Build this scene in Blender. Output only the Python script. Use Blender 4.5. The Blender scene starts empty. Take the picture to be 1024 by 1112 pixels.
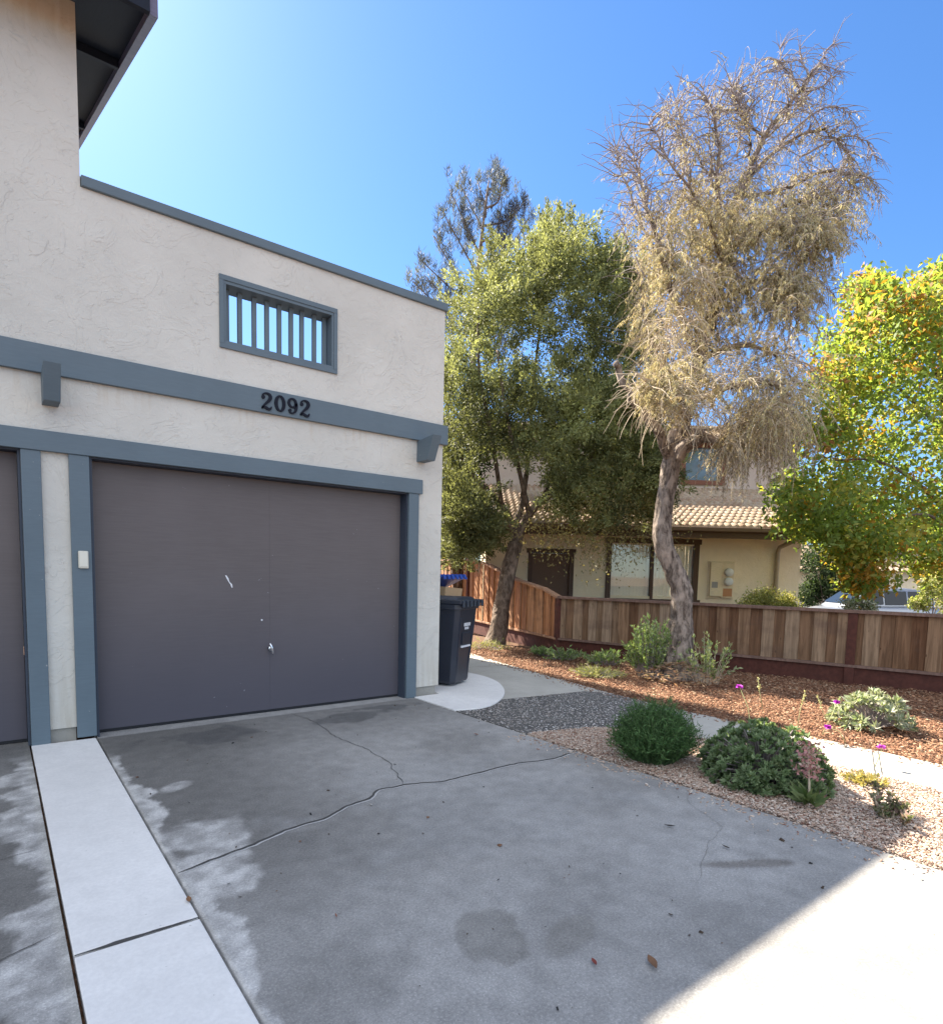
import bpy, math, random
import numpy as np
from mathutils import Vector, Matrix, noise as mn
random.seed(7)
rng = np.random.default_rng(7)
sc = bpy.context.scene
COL = sc.collection

# ------------------------------------------------------------------ camera
CW, CH = 1024.0, 1112.0                       # pixel grid of the photograph
CAM = dict(x=-0.605, y=-5.4182, z=1.3445, yaw=-0.663, pitch=-0.0858, roll=0.0236, f=663.4, px=512.0, py=677.9)
cy_, sy_ = math.cos(CAM['yaw']), math.sin(CAM['yaw'])
cp_, sp_ = math.cos(CAM['pitch']), math.sin(CAM['pitch'])
cr_, sr_ = math.cos(CAM['roll']), math.sin(CAM['roll'])
FH = np.array([-sy_, cy_, 0.0]); RH = np.array([cy_, sy_, 0.0]); UP = np.array([0, 0, 1.0])
FW = FH * cp_ + UP * sp_; U2 = UP * cp_ - FH * sp_
RT = RH * cr_ + U2 * sr_; UU = U2 * cr_ - RH * sr_
CP = np.array([CAM['x'], CAM['y'], CAM['z']])
cam_d = bpy.data.cameras.new('camera'); cam = bpy.data.objects.new('camera', cam_d); COL.objects.link(cam)
M = Matrix.Identity(4)
for i in range(3):
    M[i][0], M[i][1], M[i][2], M[i][3] = RT[i], UU[i], -FW[i], CP[i]
cam.matrix_world = M
cam_d.sensor_fit = 'HORIZONTAL'; cam_d.sensor_width = 36.0
cam_d.lens = 36.0 * CAM['f'] / CW
cam_d.shift_y = (CAM['py'] - CH / 2) / CW
cam_d.clip_start = 0.05; cam_d.clip_end = 2000
sc.camera = cam

def at(u, v, d):                               # site survey: sight line -> point at distance d
    return CP + (RT * (u - CAM['px']) / CAM['f'] - UU * (v - CAM['py']) / CAM['f'] + FW) * d
def gr(u, v, z=0.0):
    r = RT * (u - CAM['px']) / CAM['f'] - UU * (v - CAM['py']) / CAM['f'] + FW
    return CP + r * ((z - CP[2]) / r[2])

# ------------------------------------------------------------------ light
SUN = Vector((-0.08, 1.068, 1.0)).normalized()
elev = math.asin(SUN.z); azim = math.atan2(SUN.x, SUN.y)
w = bpy.data.worlds.new('World'); sc.world = w; w.use_nodes = True
nt = w.node_tree; nt.nodes.clear()
sky = nt.nodes.new('ShaderNodeTexSky'); sky.sky_type = 'NISHITA'; sky.sun_disc = False
sky.sun_elevation = elev; sky.sun_rotation = azim
sky.altitude = 0; sky.air_density = 1.0; sky.dust_density = 0.4; sky.ozone_density = 2.5
bg = nt.nodes.new('ShaderNodeBackground'); bg.inputs['Strength'].default_value = 0.24
hs_ = nt.nodes.new('ShaderNodeHueSaturation'); hs_.inputs['Saturation'].default_value = 1.15
wo = nt.nodes.new('ShaderNodeOutputWorld')
def wn(typ, **k):
    q = nt.nodes.new('ShaderNode'+typ)
    for x, y in k.items(): setattr(q, x, y)
    return q
def wm(op, a, b):
    q = wn('Math', operation=op)
    for i, v in enumerate((a, b)):
        if hasattr(v, 'is_output'): nt.links.new(v, q.inputs[i])
        else: q.inputs[i].default_value = v
    return q.outputs[0]
def wr(v, lo, hi):
    q = wn('MapRange', interpolation_type='SMOOTHSTEP'); nt.links.new(v, q.inputs[0]); q.inputs[1].default_value = lo; q.inputs[2].default_value = hi; return q.outputs[0]
tc = wn('TexCoord'); nrm = wn('VectorMath', operation='NORMALIZE'); nt.links.new(tc.outputs['Generated'], nrm.inputs[0])
sx = wn('SeparateXYZ'); nt.links.new(nrm.outputs[0], sx.inputs[0])
bk = wn('VectorMath', operation='DOT_PRODUCT'); nt.links.new(nrm.outputs[0], bk.inputs[0]); bk.inputs[1].default_value = (-FH[0], -FH[1], 0)
cn = wn('TexNoise'); cn.inputs['Scale'].default_value = 2.6; cn.inputs['Detail'].default_value = 6; nt.links.new(nrm.outputs[0], cn.inputs['Vector'])
fill_cloud = wm('MAXIMUM', wr(sx.outputs[2], 0.80, 0.95), wm('MULTIPLY', wr(bk.outputs['Value'], 0.05, 0.5), wm('MULTIPLY', wr(sx.outputs[2], 0.03, 0.35), 1.15)))  # added bright cloud overhead and behind the camera, fills the shade
fill_cloud = wm('MULTIPLY', fill_cloud, wm('ADD', wm('MULTIPLY', wr(cn.outputs[0], 0.35, 0.65), 0.6), 0.4))
tint = wn('Mix', data_type='RGBA', blend_type='MULTIPLY'); tint.inputs[0].default_value = 1.0; tint.inputs[7].default_value = (0.60, 0.80, 1.04, 1)
nt.links.new(sky.outputs[0], hs_.inputs['Color']); nt.links.new(hs_.outputs[0], tint.inputs[6])
cl = wn('Mix', data_type='RGBA', blend_type='MIX'); nt.links.new(fill_cloud, cl.inputs[0]); nt.links.new(tint.outputs[2], cl.inputs[6]); cl.inputs[7].default_value = (7.7, 8.2, 9.0, 1)
nt.links.new(cl.outputs[2], bg.inputs['Color']); nt.links.new(bg.outputs[0], wo.inputs['Surface'])
sd = bpy.data.lights.new('sun', 'SUN'); sd.energy = 27.0; sd.angle = math.radians(0.53); sd.color = (1.0, 0.90, 0.75)
so = bpy.data.objects.new('sun', sd); COL.objects.link(so)
so.rotation_euler = SUN.to_track_quat('Z', 'Y').to_euler(); so.location = (0, 0, 20)

# ------------------------------------------------------------------ object helpers
def prop(o, label=None, cat=None, group=None, kind=None):
    if label: o['label'] = label
    if cat: o['category'] = cat
    if group: o['group'] = group
    if kind: o['kind'] = kind
    return o
def thing(name, label, cat, loc=(0, 0, 0), rz=0.0, group=None):
    o = bpy.data.objects.new(name, None); COL.objects.link(o)
    o.empty_display_size = 0.2
    o.location = Vector([float(a) for a in loc]); o.rotation_euler = (0, 0, rz)
    return prop(o, label, cat, group)
def link(name, me, mat, parent=None):
    o = bpy.data.objects.new(name, me); COL.objects.link(o)
    if mat and not me.materials: me.materials.append(mat)
    if parent: o.parent = parent
    return o
class MB:
    def __init__(s): s.v = []; s.f = []; s.sm = []
    def add(s, vs, fs, smooth=False):
        b = len(s.v); s.v += [tuple(map(float, p)) for p in vs]
        s.f += [tuple(i + b for i in f) for f in fs]; s.sm += [smooth] * len(fs); return s
    def box(s, x0, x1, y0, y1, z0, z1):
        return s.add([(x0,y0,z0),(x1,y0,z0),(x1,y1,z0),(x0,y1,z0),(x0,y0,z1),(x1,y0,z1),(x1,y1,z1),(x0,y1,z1)],
                     [(3,2,1,0),(4,5,6,7),(0,1,5,4),(1,2,6,5),(2,3,7,6),(3,0,4,7)])
    def hexa(s, p):                            # 8 points, bottom loop then top loop
        return s.add(p, [(3,2,1,0),(4,5,6,7),(0,1,5,4),(1,2,6,5),(2,3,7,6),(3,0,4,7)])
    def prism(s, poly, z0, z1):
        n = len(poly); area = sum(poly[i][0]*poly[(i+1)%n][1]-poly[(i+1)%n][0]*poly[i][1] for i in range(n))
        if area < 0: poly = poly[::-1]
        vs = [(x, y, z0) for x, y in poly] + [(x, y, z1) for x, y in poly]
        return s.add(vs, [tuple(range(n))[::-1], tuple(range(n, 2*n))] + [(i, (i+1) % n, n+(i+1) % n, n+i) for i in range(n)])
    def tube(s, pts, rad, n=8, cap=True, jitter=0.0):
        P = [Vector(p) for p in pts]; m = len(P)
        if not hasattr(rad, '__len__'): rad = [rad]*m
        vs = []; a = None
        for i in range(m):
            t = (P[min(i+1, m-1)] - P[max(i-1, 0)]).normalized()
            if a is None:
                a = t.orthogonal().normalized()
            else:
                a = (a - t*a.dot(t))
                a = a.normalized() if a.length > 1e-6 else t.orthogonal().normalized()
            b = t.cross(a)
            for k in range(n):
                an = 2*math.pi*k/n; r = rad[i]*(1 + (random.uniform(-jitter, jitter) if jitter else 0))
                vs.append(P[i] + a*(r*math.cos(an)) + b*(r*math.sin(an)))
        fs = [(i*n+k, i*n+(k+1) % n, (i+1)*n+(k+1) % n, (i+1)*n+k) for i in range(m-1) for k in range(n)]
        if cap: fs += [tuple(range(n))[::-1], tuple(range((m-1)*n, m*n))]
        return s.add(vs, fs, True)
    def mesh(s, name):
        me = bpy.data.meshes.new(name); me.from_pydata(s.v, [], s.f); me.update()
        me.polygons.foreach_set('use_smooth', s.sm)
        return me
    def build(s, name, mat, parent=None, bevel=0.0, seg=2):
        o = link(name, s.mesh(name), mat, parent)
        if bevel:
            b = o.modifiers.new('bevel', 'BEVEL'); b.width = bevel; b.segments = seg; b.limit_method = 'ANGLE'; b.angle_limit = math.radians(40)
        return o
def np_mesh(name, V, quads, col=None, smooth=False):
    me = bpy.data.meshes.new(name); V = np.asarray(V, np.float32); Q = np.asarray(quads, np.int32)
    k = Q.shape[1]
    me.vertices.add(len(V)); me.vertices.foreach_set('co', V.ravel())
    me.loops.add(Q.size); me.loops.foreach_set('vertex_index', Q.ravel())
    me.polygons.add(len(Q)); me.polygons.foreach_set('loop_start', np.arange(0, Q.size, k, dtype=np.int32))
    me.polygons.foreach_set('loop_total', np.full(len(Q), k, np.int32))
    if smooth: me.polygons.foreach_set('use_smooth', np.ones(len(Q), bool))
    me.update(calc_edges=True)
    if col is not None:
        a = me.attributes.new('Col', 'FLOAT_COLOR', 'POINT')
        c = np.ones((len(V), 4), np.float32); c[:, :3] = col
        a.data.foreach_set('color', c.ravel())
    return me
def unit(a): return a / np.maximum(np.linalg.norm(a, axis=-1, keepdims=True), 1e-9)
def rdir(n):
    return unit(rng.normal(size=(n, 3)))
def leaf_mesh(name, P, D, L, W, col, fold=0.25):
    """one small folded leaf (two triangles pairs = 2 quads as rhombus) for every point; D is the growing direction"""
    n = len(P); D = unit(D); S = unit(np.cross(D, rdir(n))); N = np.cross(S, D)
    L = np.broadcast_to(L, (n,))[:, None]; W = np.broadcast_to(W, (n,))[:, None]
    V = np.stack([P, P + D*L*0.45 + S*W*0.5 + N*W*fold, P + D*L - N*W*fold*0.5, P + D*L*0.45 - S*W*0.5 + N*W*fold], 1).reshape(-1, 3)
    Q = np.arange(4*n).reshape(n, 4)
    return np_mesh(name, V, Q, np.repeat(col, 4, axis=0))

# ------------------------------------------------------------------ material helpers
class NT:
    def __init__(s, name):
        s.m = bpy.data.materials.new(name); s.m.use_nodes = True; s.t = s.m.node_tree; s.t.nodes.clear()
        s.out = s.t.nodes.new('ShaderNodeOutputMaterial')
        s.co = None
    def n(s, typ, **k):
        nd = s.t.nodes.new('ShaderNode' + typ)
        for a, b in k.items(): setattr(nd, a, b)
        return nd
    def l(s, a, b): s.t.links.new(a, b)
    def pos(s, scale=(1, 1, 1)):
        g = s.n('NewGeometry'); mp = s.n('Mapping'); mp.inputs['Scale'].default_value = scale
        s.l(g.outputs['Position'], mp.inputs['Vector']); return mp.outputs[0]
    def obj(s, scale=(1, 1, 1)):
        g = s.n('TexCoord'); mp = s.n('Mapping'); mp.inputs['Scale'].default_value = scale
        s.l(g.outputs['Object'], mp.inputs['Vector']); return mp.outputs[0]
    def noise(s, vec, scale, detail=4, rough=0.55, dist=0.0):
        a = s.n('TexNoise'); a.inputs['Scale'].default_value = scale; a.inputs['Detail'].default_value = detail
        a.inputs['Roughness'].default_value = rough; a.inputs['Distortion'].default_value = dist
        s.l(vec, a.inputs['Vector']); return a.outputs[0]
    def ramp(s, fac, stops):
        r = s.n('ValToRGB'); e = r.color_ramp.elements
        while len(e) < len(stops): e.new(0.5)
        for i, (p, c) in enumerate(stops):
            e[i].position = p; e[i].color = (*c, 1) if len(c) == 3 else c
        s.l(fac, r.inputs[0]); return r.outputs[0]
    def mix(s, fac, a, b, mode='MIX'):
        m = s.n('Mix', data_type='RGBA', blend_type=mode)
        for sock, v in ((m.inputs[0], fac), (m.inputs[6], a), (m.inputs[7], b)):
            if hasattr(v, 'is_output'): s.l(v, sock)
            elif isinstance(v, (int, float)): sock.default_value = v
            else: sock.default_value = (*v, 1)
        return m.outputs[2]
    def math(s, op, a, b=None, c=None, clamp=False):
        m = s.n('Math', operation=op, use_clamp=clamp)
        for i, v in enumerate((a, b, c)):
            if v is None: continue
            if hasattr(v, 'is_output'): s.l(v, m.inputs[i])
            else: m.inputs[i].default_value = v
        return m.outputs[0]
    def mr(s, v, a, b, c=0.0, d=1.0):
        m = s.n('MapRange', interpolation_type='SMOOTHSTEP'); s.l(v, m.inputs[0])
        for i, x in enumerate((a, b, c, d)): m.inputs[i+1].default_value = x
        return m.outputs[0]
    def attr(s, name, fac=False):
        a = s.n('Attribute'); a.attribute_name = name; return a.outputs['Fac' if fac else 'Color']
    def bsdf(s, col, rough=0.7, spec=0.3, metal=0.0, bump=None, bstr=0.3, bdist=0.01, coat=0.0):
        p = s.n('BsdfPrincipled')
        if hasattr(col, 'is_output'): s.l(col, p.inputs['Base Color'])
        else: p.inputs['Base Color'].default_value = (*col, 1)
        if hasattr(rough, 'is_output'): s.l(rough, p.inputs['Roughness'])
        else: p.inputs['Roughness'].default_value = rough
        p.inputs['Specular IOR Level'].default_value = spec; p.inputs['Metallic'].default_value = metal
        p.inputs['Coat Weight'].default_value = coat
        if bump is not None:
            b = s.n('Bump'); b.inputs['Strength'].default_value = bstr; b.inputs['Distance'].default_value = bdist
            s.l(bump, b.inputs['Height']); s.l(b.outputs[0], p.inputs['Normal'])
        s.l(p.outputs[0], s.out.inputs[0]); return s.m
def m_stucco(name, c, dark=0.86, scale=1.0, warm=None, streak_shade=False, bs=0.36):
    t = NT(name); p = t.pos((1, 1, 1))
    n1 = t.noise(p, 3.2*scale, 5, 0.55, 1.2); n2 = t.noise(p, 2.0*scale, 3, 0.5); n3 = t.noise(p, 90*scale, 3, 0.6); n5 = t.noise(p, 9*scale, 4, 0.6, 0.6)
    n6 = t.noise(p, 6.5*scale, 4, 0.55, 1.6)
    st1 = t.mr(n1, 0.500, 0.515); st2 = t.mr(n1, 0.585, 0.60); st3 = t.mr(n6, 0.55, 0.57)
    ms = t.mr(n2, 0.38, 0.62)
    rid = t.math('SUBTRACT', 1.0, t.math('MULTIPLY', t.math('SUBTRACT', 1.0, t.mr(t.math('ABSOLUTE', t.math('SUBTRACT', n1, 0.507)), 0.0, 0.02)), ms))
    h = t.math('ADD', t.math('ADD', t.math('MULTIPLY', st1, 0.7), t.math('MULTIPLY', st2, 0.6)), t.math('MULTIPLY', st3, 0.55))
    h = t.math('ADD', t.math('MULTIPLY', h, t.math('ADD', t.math('MULTIPLY', ms, 0.8), 0.2)), t.math('ADD', t.math('MULTIPLY', n3, 0.25), t.math('MULTIPLY', n5, 0.9)))
    big = t.noise(p, 0.9, 4, 0.6)
    col = t.mix(t.mr(big, 0.3, 0.7), tuple(x*dark for x in c), c)
    col = t.mix(t.math('MULTIPLY', t.math('SUBTRACT', 1.0, rid), 0.10), col, tuple(x*0.6 for x in c))
    if streak_shade:
        z = t.n('SeparateXYZ'); t.l(t.pos(), z.inputs[0])
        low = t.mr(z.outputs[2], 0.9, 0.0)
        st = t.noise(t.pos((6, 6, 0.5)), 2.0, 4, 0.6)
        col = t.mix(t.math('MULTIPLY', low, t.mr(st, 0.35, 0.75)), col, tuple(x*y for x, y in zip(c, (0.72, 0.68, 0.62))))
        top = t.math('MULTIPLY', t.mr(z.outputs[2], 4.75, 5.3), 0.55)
        col = t.mix(t.math('MULTIPLY', top, t.mr(st, 0.2, 0.6)), col, (0.36, 0.27, 0.15))  # brownish soffit shade put into the wall colour under the roof
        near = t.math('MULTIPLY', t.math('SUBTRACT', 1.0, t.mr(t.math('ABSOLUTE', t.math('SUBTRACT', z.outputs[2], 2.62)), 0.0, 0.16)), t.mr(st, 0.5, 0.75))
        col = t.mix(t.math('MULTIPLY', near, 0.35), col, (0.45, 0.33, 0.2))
    return t.bsdf(col, 0.9, 0.15, bump=h, bstr=bs, bdist=0.03)
def m_paint(name, c, rough=0.55, grain=(3, 3, 40), amt=0.12, bs=0.15, chips=0.0):
    t = NT(name); p = t.pos(grain); n = t.noise(p, 4, 4, 0.6); b = t.noise(t.pos(), 1.4, 4, 0.6)
    col = t.mix(t.mr(n, 0.3, 0.7), tuple(x*(1-amt) for x in c), tuple(min(1, x*(1+amt)) for x in c))
    col = t.mix(t.mr(b, 0.35, 0.75, 0, 0.35), col, tuple(x*0.7 for x in c))
    if chips:
        ch = t.noise(t.pos(), 26, 3, 0.6)
        col = t.mix(t.math('MULTIPLY', t.mr(ch, 0.73, 0.75), chips), col, (0.5, 0.46, 0.42))
    return t.bsdf(col, rough, 0.3, bump=n, bstr=bs, bdist=0.004)
def m_plain(name, c, rough=0.5, metal=0.0, spec=0.4, amt=0.1, coat=0.0):
    t = NT(name); n = t.noise(t.pos(), 7, 4, 0.6)
    col = t.mix(n, tuple(x*(1-amt) for x in c), tuple(min(1, x*(1+amt)) for x in c))
    return t.bsdf(col, rough, spec, metal, coat=coat)
def m_leaf(name, trans=0.35, tint=(1.25, 1.25, 0.6), rough=0.5, spec=0.35):
    t = NT(name); c = t.attr('Col')
    t.bsdf(c, rough, spec)
    pr = [x for x in t.t.nodes if x.type == 'BSDF_PRINCIPLED'][0]
    tr = t.n('BsdfTranslucent'); mu = t.mix(1.0, c, tint, 'MULTIPLY'); t.l(mu, tr.inputs[0])
    ms = t.n('MixShader'); ms.inputs[0].default_value = trans
    t.l(pr.outputs[0], ms.inputs[1]); t.l(tr.outputs[0], ms.inputs[2]); t.l(ms.outputs[0], t.out.inputs[0])
    return t.m
def m_bark(name, c0, c1, scale=1.0):
    t = NT(name); p = t.pos((1, 1, 0.35)); n = t.noise(p, 18*scale, 6, 0.65, 0.6); b = t.noise(t.pos(), 4, 3, 0.5)
    v = t.n('TexVoronoi'); v.inputs['Scale'].default_value = 16*scale; t.l(p, v.inputs['Vector'])
    h = t.math('ADD', n, t.math('MULTIPLY', v.outputs[0], 0.6))
    col = t.mix(t.mr(n, 0.35, 0.65), c0, c1); col = t.mix(t.mr(b, 0.5, 0.75), col, tuple(x*1.5 for x in c1))
    return t.bsdf(col, 0.9, 0.15, bump=h, bstr=0.9, bdist=0.03)
def m_wood(name, stops, attr=True):
    """fence boards: tone from the board, grain along z, knots"""
    t = NT(name); g = t.n('NewGeometry')
    rnd = g.outputs['Random Per Island']
    mp = t.n('Mapping'); mp.inputs['Scale'].default_value = (14, 14, 1.1); t.l(g.outputs['Position'], mp.inputs[0])
    off = t.n('VectorMath', operation='ADD'); cx = t.n('CombineXYZ'); t.l(t.math('MULTIPLY', rnd, 37.0), cx.inputs[2]); t.l(t.math('MULTIPLY', rnd, 11.0), cx.inputs[0])
    t.l(mp.outputs[0], off.inputs[0]); t.l(cx.outputs[0], off.inputs[1])
    n = t.noise(off.outputs[0], 1.6, 6, 0.65, 0.7)
    base = t.ramp(rnd, stops)
    col = t.mix(t.mr(n, 0.3, 0.72), tuple((0.28, 0.25, 0.23)), (1.0, 1.0, 1.0)); col = t.mix(0.75, base, t.mix(1.0, base, col, 'MULTIPLY'))
    vo = t.n('TexVoronoi'); vo.inputs['Scale'].default_value = 4.0
    mp2 = t.n('Mapping'); mp2.inputs['Scale'].default_value = (2.2, 2.2, 1.0); t.l(g.outputs['Position'], mp2.inputs[0]); t.l(mp2.outputs[0], vo.inputs['Vector'])
    kn = t.math('SUBTRACT', 1.0, t.mr(vo.outputs[0], 0.03, 0.11))
    col = t.mix(t.math('MULTIPLY', kn, 0.75), col, (0.05, 0.025, 0.015))
    big = t.noise(t.pos((1, 1, 2)), 1.7, 4, 0.6)
    col = t.mix(t.mr(big, 0.5, 0.75, 0, 0.5), col, (0.10, 0.06, 0.045))
    return t.bsdf(col, 0.85, 0.15, bump=n, bstr=0.4, bdist=0.006)
def m_glass(name, c=(0.012, 0.016, 0.02)):
    return m_plain(name, c, 0.12, 0, 0.3, 0.05)

STUCCO = m_stucco('stucco', (0.63, 0.60, 0.535), streak_shade=True, scale=0.8)
TRIM = m_paint('slate_trim', (0.102, 0.138, 0.164), amt=0.05, bs=0.06, chips=0.5)
DARKTRIM = m_paint('soffit_paint', (0.008, 0.012, 0.022), 0.9, (30, 3, 3))
JAMB = m_paint('jamb_paint', (0.035, 0.045, 0.065))
PURPLE = m_paint('rake_paint', (0.12, 0.11, 0.17))
# garage door: faint horizontal grain, smudges
t = NT('door_paint'); n = t.noise(t.pos((1.2, 1, 26)), 5, 5, 0.6); b = t.noise(t.pos(), 1.1, 5, 0.6)
z = t.n('SeparateXYZ'); t.l(t.pos(), z.inputs[0])
col = t.mix(t.mr(n, 0.35, 0.65), (0.104, 0.087, 0.085), (0.115, 0.097, 0.094)); col = t.mix(t.mr(b, 0.35, 0.7, 0, 0.5), col, (0.135, 0.115, 0.115))
col = t.mix(t.mr(z.outputs[2], 1.5, 0.0, 0, 0.75), col, (0.058, 0.056, 0.076))  # bluish darker bottom: sky tint and dirt put into the colour
spk = t.noise(t.pos(), 24, 2, 0.5); col = t.mix(t.mr(spk, 0.765, 0.785, 0, 0.5), col, (0.34, 0.33, 0.36))
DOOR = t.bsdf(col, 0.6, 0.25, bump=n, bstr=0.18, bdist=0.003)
WHITEPL = m_plain('white_plastic', (0.62, 0.58, 0.48), 0.45)
CHROME = m_plain('chrome', (0.75, 0.76, 0.78), 0.22, 0.95)
BLACKPAINT = m_plain('black_number', (0.006, 0.007, 0.014), 0.6, 0, 0.15)
BLACKM = m_plain('dark_gap', (0.01, 0.01, 0.012), 0.8)
BLOCK = m_stucco('footing_concrete', (0.34, 0.32, 0.28), bs=0.3)
WHITESCUFF = m_plain('bare_scuff', (0.72, 0.72, 0.74), 0.6)

# ------------------------------------------------------------------ ground
def m_concrete(name, base, var=0.18, scale=1.0, broom=0.0, spots=0.4):
    t = NT(name); p = t.pos(); a = t.noise(p, 1.3*scale, 6, 0.62); f = t.noise(p, 60*scale, 4, 0.6); m = t.noise(p, 9*scale, 5, 0.6, 0.4)
    col = t.mix(t.mr(a, 0.3, 0.7), tuple(x*(1-var) for x in base), tuple(min(1, x*(1+var)) for x in base))
    col = t.mix(t.mr(m, 0.35, 0.75, 0, 0.3), col, tuple(x*0.72 for x in base))
    col = t.mix(t.mr(f, 0.25, 0.75, 0, 0.25), col, tuple(x*0.6 for x in base))
    sp = t.noise(p, 34, 2, 0.5); col = t.mix(t.mr(sp, 0.74, 0.77, 0, spots), col, tuple(x*0.35 for x in base))
    return t.bsdf(col, 0.88, 0.2, bump=t.math('ADD', t.math('MULTIPLY', m, 0.6), f), bstr=0.25, bdist=0.004)
PATH = m_concrete('path_concrete', (0.42, 0.40, 0.35), 0.12)
STRIP = m_concrete('new_concrete', (0.74, 0.725, 0.70), 0.07, spots=0.4)
# terrain
xs = np.unique(np.concatenate([np.linspace(-400, -20, 8), np.linspace(-20, 40, 61), np.linspace(40, 400, 10)]))
ys = np.unique(np.concatenate([np.linspace(-400, -20, 8), np.linspace(-20, 40, 61), np.linspace(40, 400, 10)]))
FA, FB = np.array([7.07, 1.97]), np.array([8.55, -3.07])      # line of the low fence
fd = (FB-FA)/np.linalg.norm(FB-FA); fn = np.array([-fd[1], fd[0]])   # fn points beyond the fence
if fn[0] < 0: fn = -fn
V = []
for y in ys:
    for x in xs:
        d = (np.array([x, y])-FA) @ fn
        s = min(max((d-0.5)/4.0, 0), 1); s2 = min(max((d-8)/8.0, 0), 1)
        V.append((x, y, -0.035 - 0.28*s*s*(3-2*s) - 0.32*s2*s2*(3-2*s2)))
nx = len(xs); Q = [(j*nx+i, j*nx+i+1, (j+1)*nx+i+1, (j+1)*nx+i) for j in range(len(ys)-1) for i in range(nx-1)]
t = NT('soil'); a = t.noise(t.pos(), 2.0, 6, 0.65); b = t.noise(t.pos(), 30, 4, 0.6)
col = t.ramp(b, [(0.3, (0.05, 0.028, 0.018)), (0.55, (0.13, 0.065, 0.04)), (0.75, (0.2, 0.11, 0.065))])
SOIL = t.bsdf(t.mix(t.mr(a, 0.4, 0.7, 0, 0.6), col, (0.09, 0.07, 0.04)), 0.95, 0.1, bump=b, bstr=0.8, bdist=0.02)
prop(link('ground', np_mesh('ground', V, Q, smooth=True), SOIL), kind='structure')

# driveway slabs: dense sheets that carry a stain map
def fb(x, y, s, o=4, seed=0.0): return mn.fractal(Vector((x*s+seed, y*s-seed, seed*0.37)), 1.0, 2.0, o)
def drive(name, x0, x1, y0, y1, fn_, step):
    X = np.arange(x0, x1+1e-6, step); X[-1] = x1; Y = np.linspace(y0, y1, int((y1-y0)/step))
    V = []; c = []
    for y in Y:
        for x in X:
            V.append((x, y, 0.0)); c.append(fn_(x, y))
    nx, ny = len(X), len(Y)
    Q = [(j*nx+i, j*nx+i+1, (j+1)*nx+i+1, (j+1)*nx+i) for j in range(ny-1) for i in range(nx-1)]
    rim = [j*nx for j in range(ny)], [j*nx+nx-1 for j in range(ny)], list(range(nx)), list(range((ny-1)*nx, ny*nx))
    b = len(V)
    for r in rim:                              # skirts so that the slab has thickness
        base = len(V)
        for i in r: V.append((V[i][0], V[i][1], -0.1)); c.append((0.1, 0.1, 0.1))
        for k in range(len(r)-1): Q.append((r[k], r[k+1], base+k+1, base+k))
    return np_mesh(name, V, Q, np.array(c))
def sstep(a, b, x):
    s = min(max((x-a)/(b-a), 0.0), 1.0); return s*s*(3-2*s)
def lerp3(a, b, s): return tuple(p+(q-p)*s for p, q in zip(a, b))
GREY = (0.325, 0.316, 0.30); DARK = (0.115, 0.110, 0.102); LITE = (0.52, 0.51, 0.49)
def blob(x, y, cx, cy, rx, ry, rot=0.0, wob=0.5, seed=0.0):
    dx, dy = x-cx, y-cy; c, s = math.cos(rot), math.sin(rot)
    r = math.hypot((dx*c+dy*s)/rx, (-dx*s+dy*c)/ry) + wob*fb(x, y, 3.0, 4, seed)
    return 1-sstep(0.75, 1.1, r)
def tone_main(x, y):
    n = fb(x, y, 0.9, 5, 3.1); n2 = fb(x, y, 4.0, 4, 9.0); n3 = fb(x, y, 14.0, 3, 1.0)
    c = lerp3(GREY, DARK, sstep(-0.05, 0.6, n*0.8+0.25*n2+0.10)*0.42)
    # dark bands that follow the door and the old wet edge along the strip
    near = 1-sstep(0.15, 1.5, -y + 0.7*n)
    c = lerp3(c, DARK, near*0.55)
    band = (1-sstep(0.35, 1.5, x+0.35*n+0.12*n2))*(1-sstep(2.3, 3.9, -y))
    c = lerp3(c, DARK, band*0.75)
    c = lerp3(c, (0.07, 0.07, 0.072), blob(x, y, 1.9, -0.45, 0.55, 0.16, 0.1, 0.6, 2)*0.6)
    c = lerp3(c, (0.07, 0.07, 0.072), blob(x, y, 0.7, -0.45, 0.5, 0.2, 0, 0.7, 5)*0.6)
    c = lerp3(c, (0.075, 0.075, 0.077), blob(x, y, 2.3, -0.25, 0.4, 0.12, -0.1, 0.7, 8)*0.6)
    # pale worn patches beside the strip
    edge = x - (0.02 + (0.15 if y > -2.9 else 0.08)*max(0, fb(0.0, y, 1.6, 4, 6.0)+0.1) + 0.05*n2 + 0.02*n3)
    pale = (1-sstep(-0.008, 0.012, edge))*sstep(0.5, 0.8, -y)
    pale = max(pale, blob(x, y, 0.15, -2.28, 0.24, 0.26, 0.3, 0.75, 4)*0.8, blob(x, y, 0.22, -1.5, 0.16, 0.10, 0.5, 0.7, 7)*0.8, blob(x, y, 0.10, -2.75, 0.17, 0.2, 0.0, 0.8, 11))
    c = lerp3(c, LITE, pale*min(1, 0.72+0.5*max(-.3, n3)))
    # soft pale haze, oil spots
    c = lerp3(c, (0.30, 0.30, 0.295), blob(x, y, 1.7, -2.6, 0.9, 0.7, 0.2, 0.8, 1)*0.3)
    c = lerp3(c, (0.10, 0.092, 0.075), blob(x, y, 0.80, -3.76, 0.15, 0.09, 0.6, 1.5, 13)*0.42)
    c = lerp3(c, (0.16, 0.15, 0.13), blob(x, y, 0.98, -3.97, 0.13, 0.05, 0.4, 1.3, 15)*0.4)
    c = lerp3(c, (0.12, 0.105, 0.09), blob(x, y, 2.16, -4.05, 0.30, 0.05, -0.55, 0.5, 17)*0.7)
    if y > -0.06: c = lerp3(c, LITE, 0.45*sstep(-0.06, -0.03, y))
    return tuple(v*(1+0.16*n3+0.04*n2) for v in c)
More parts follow.
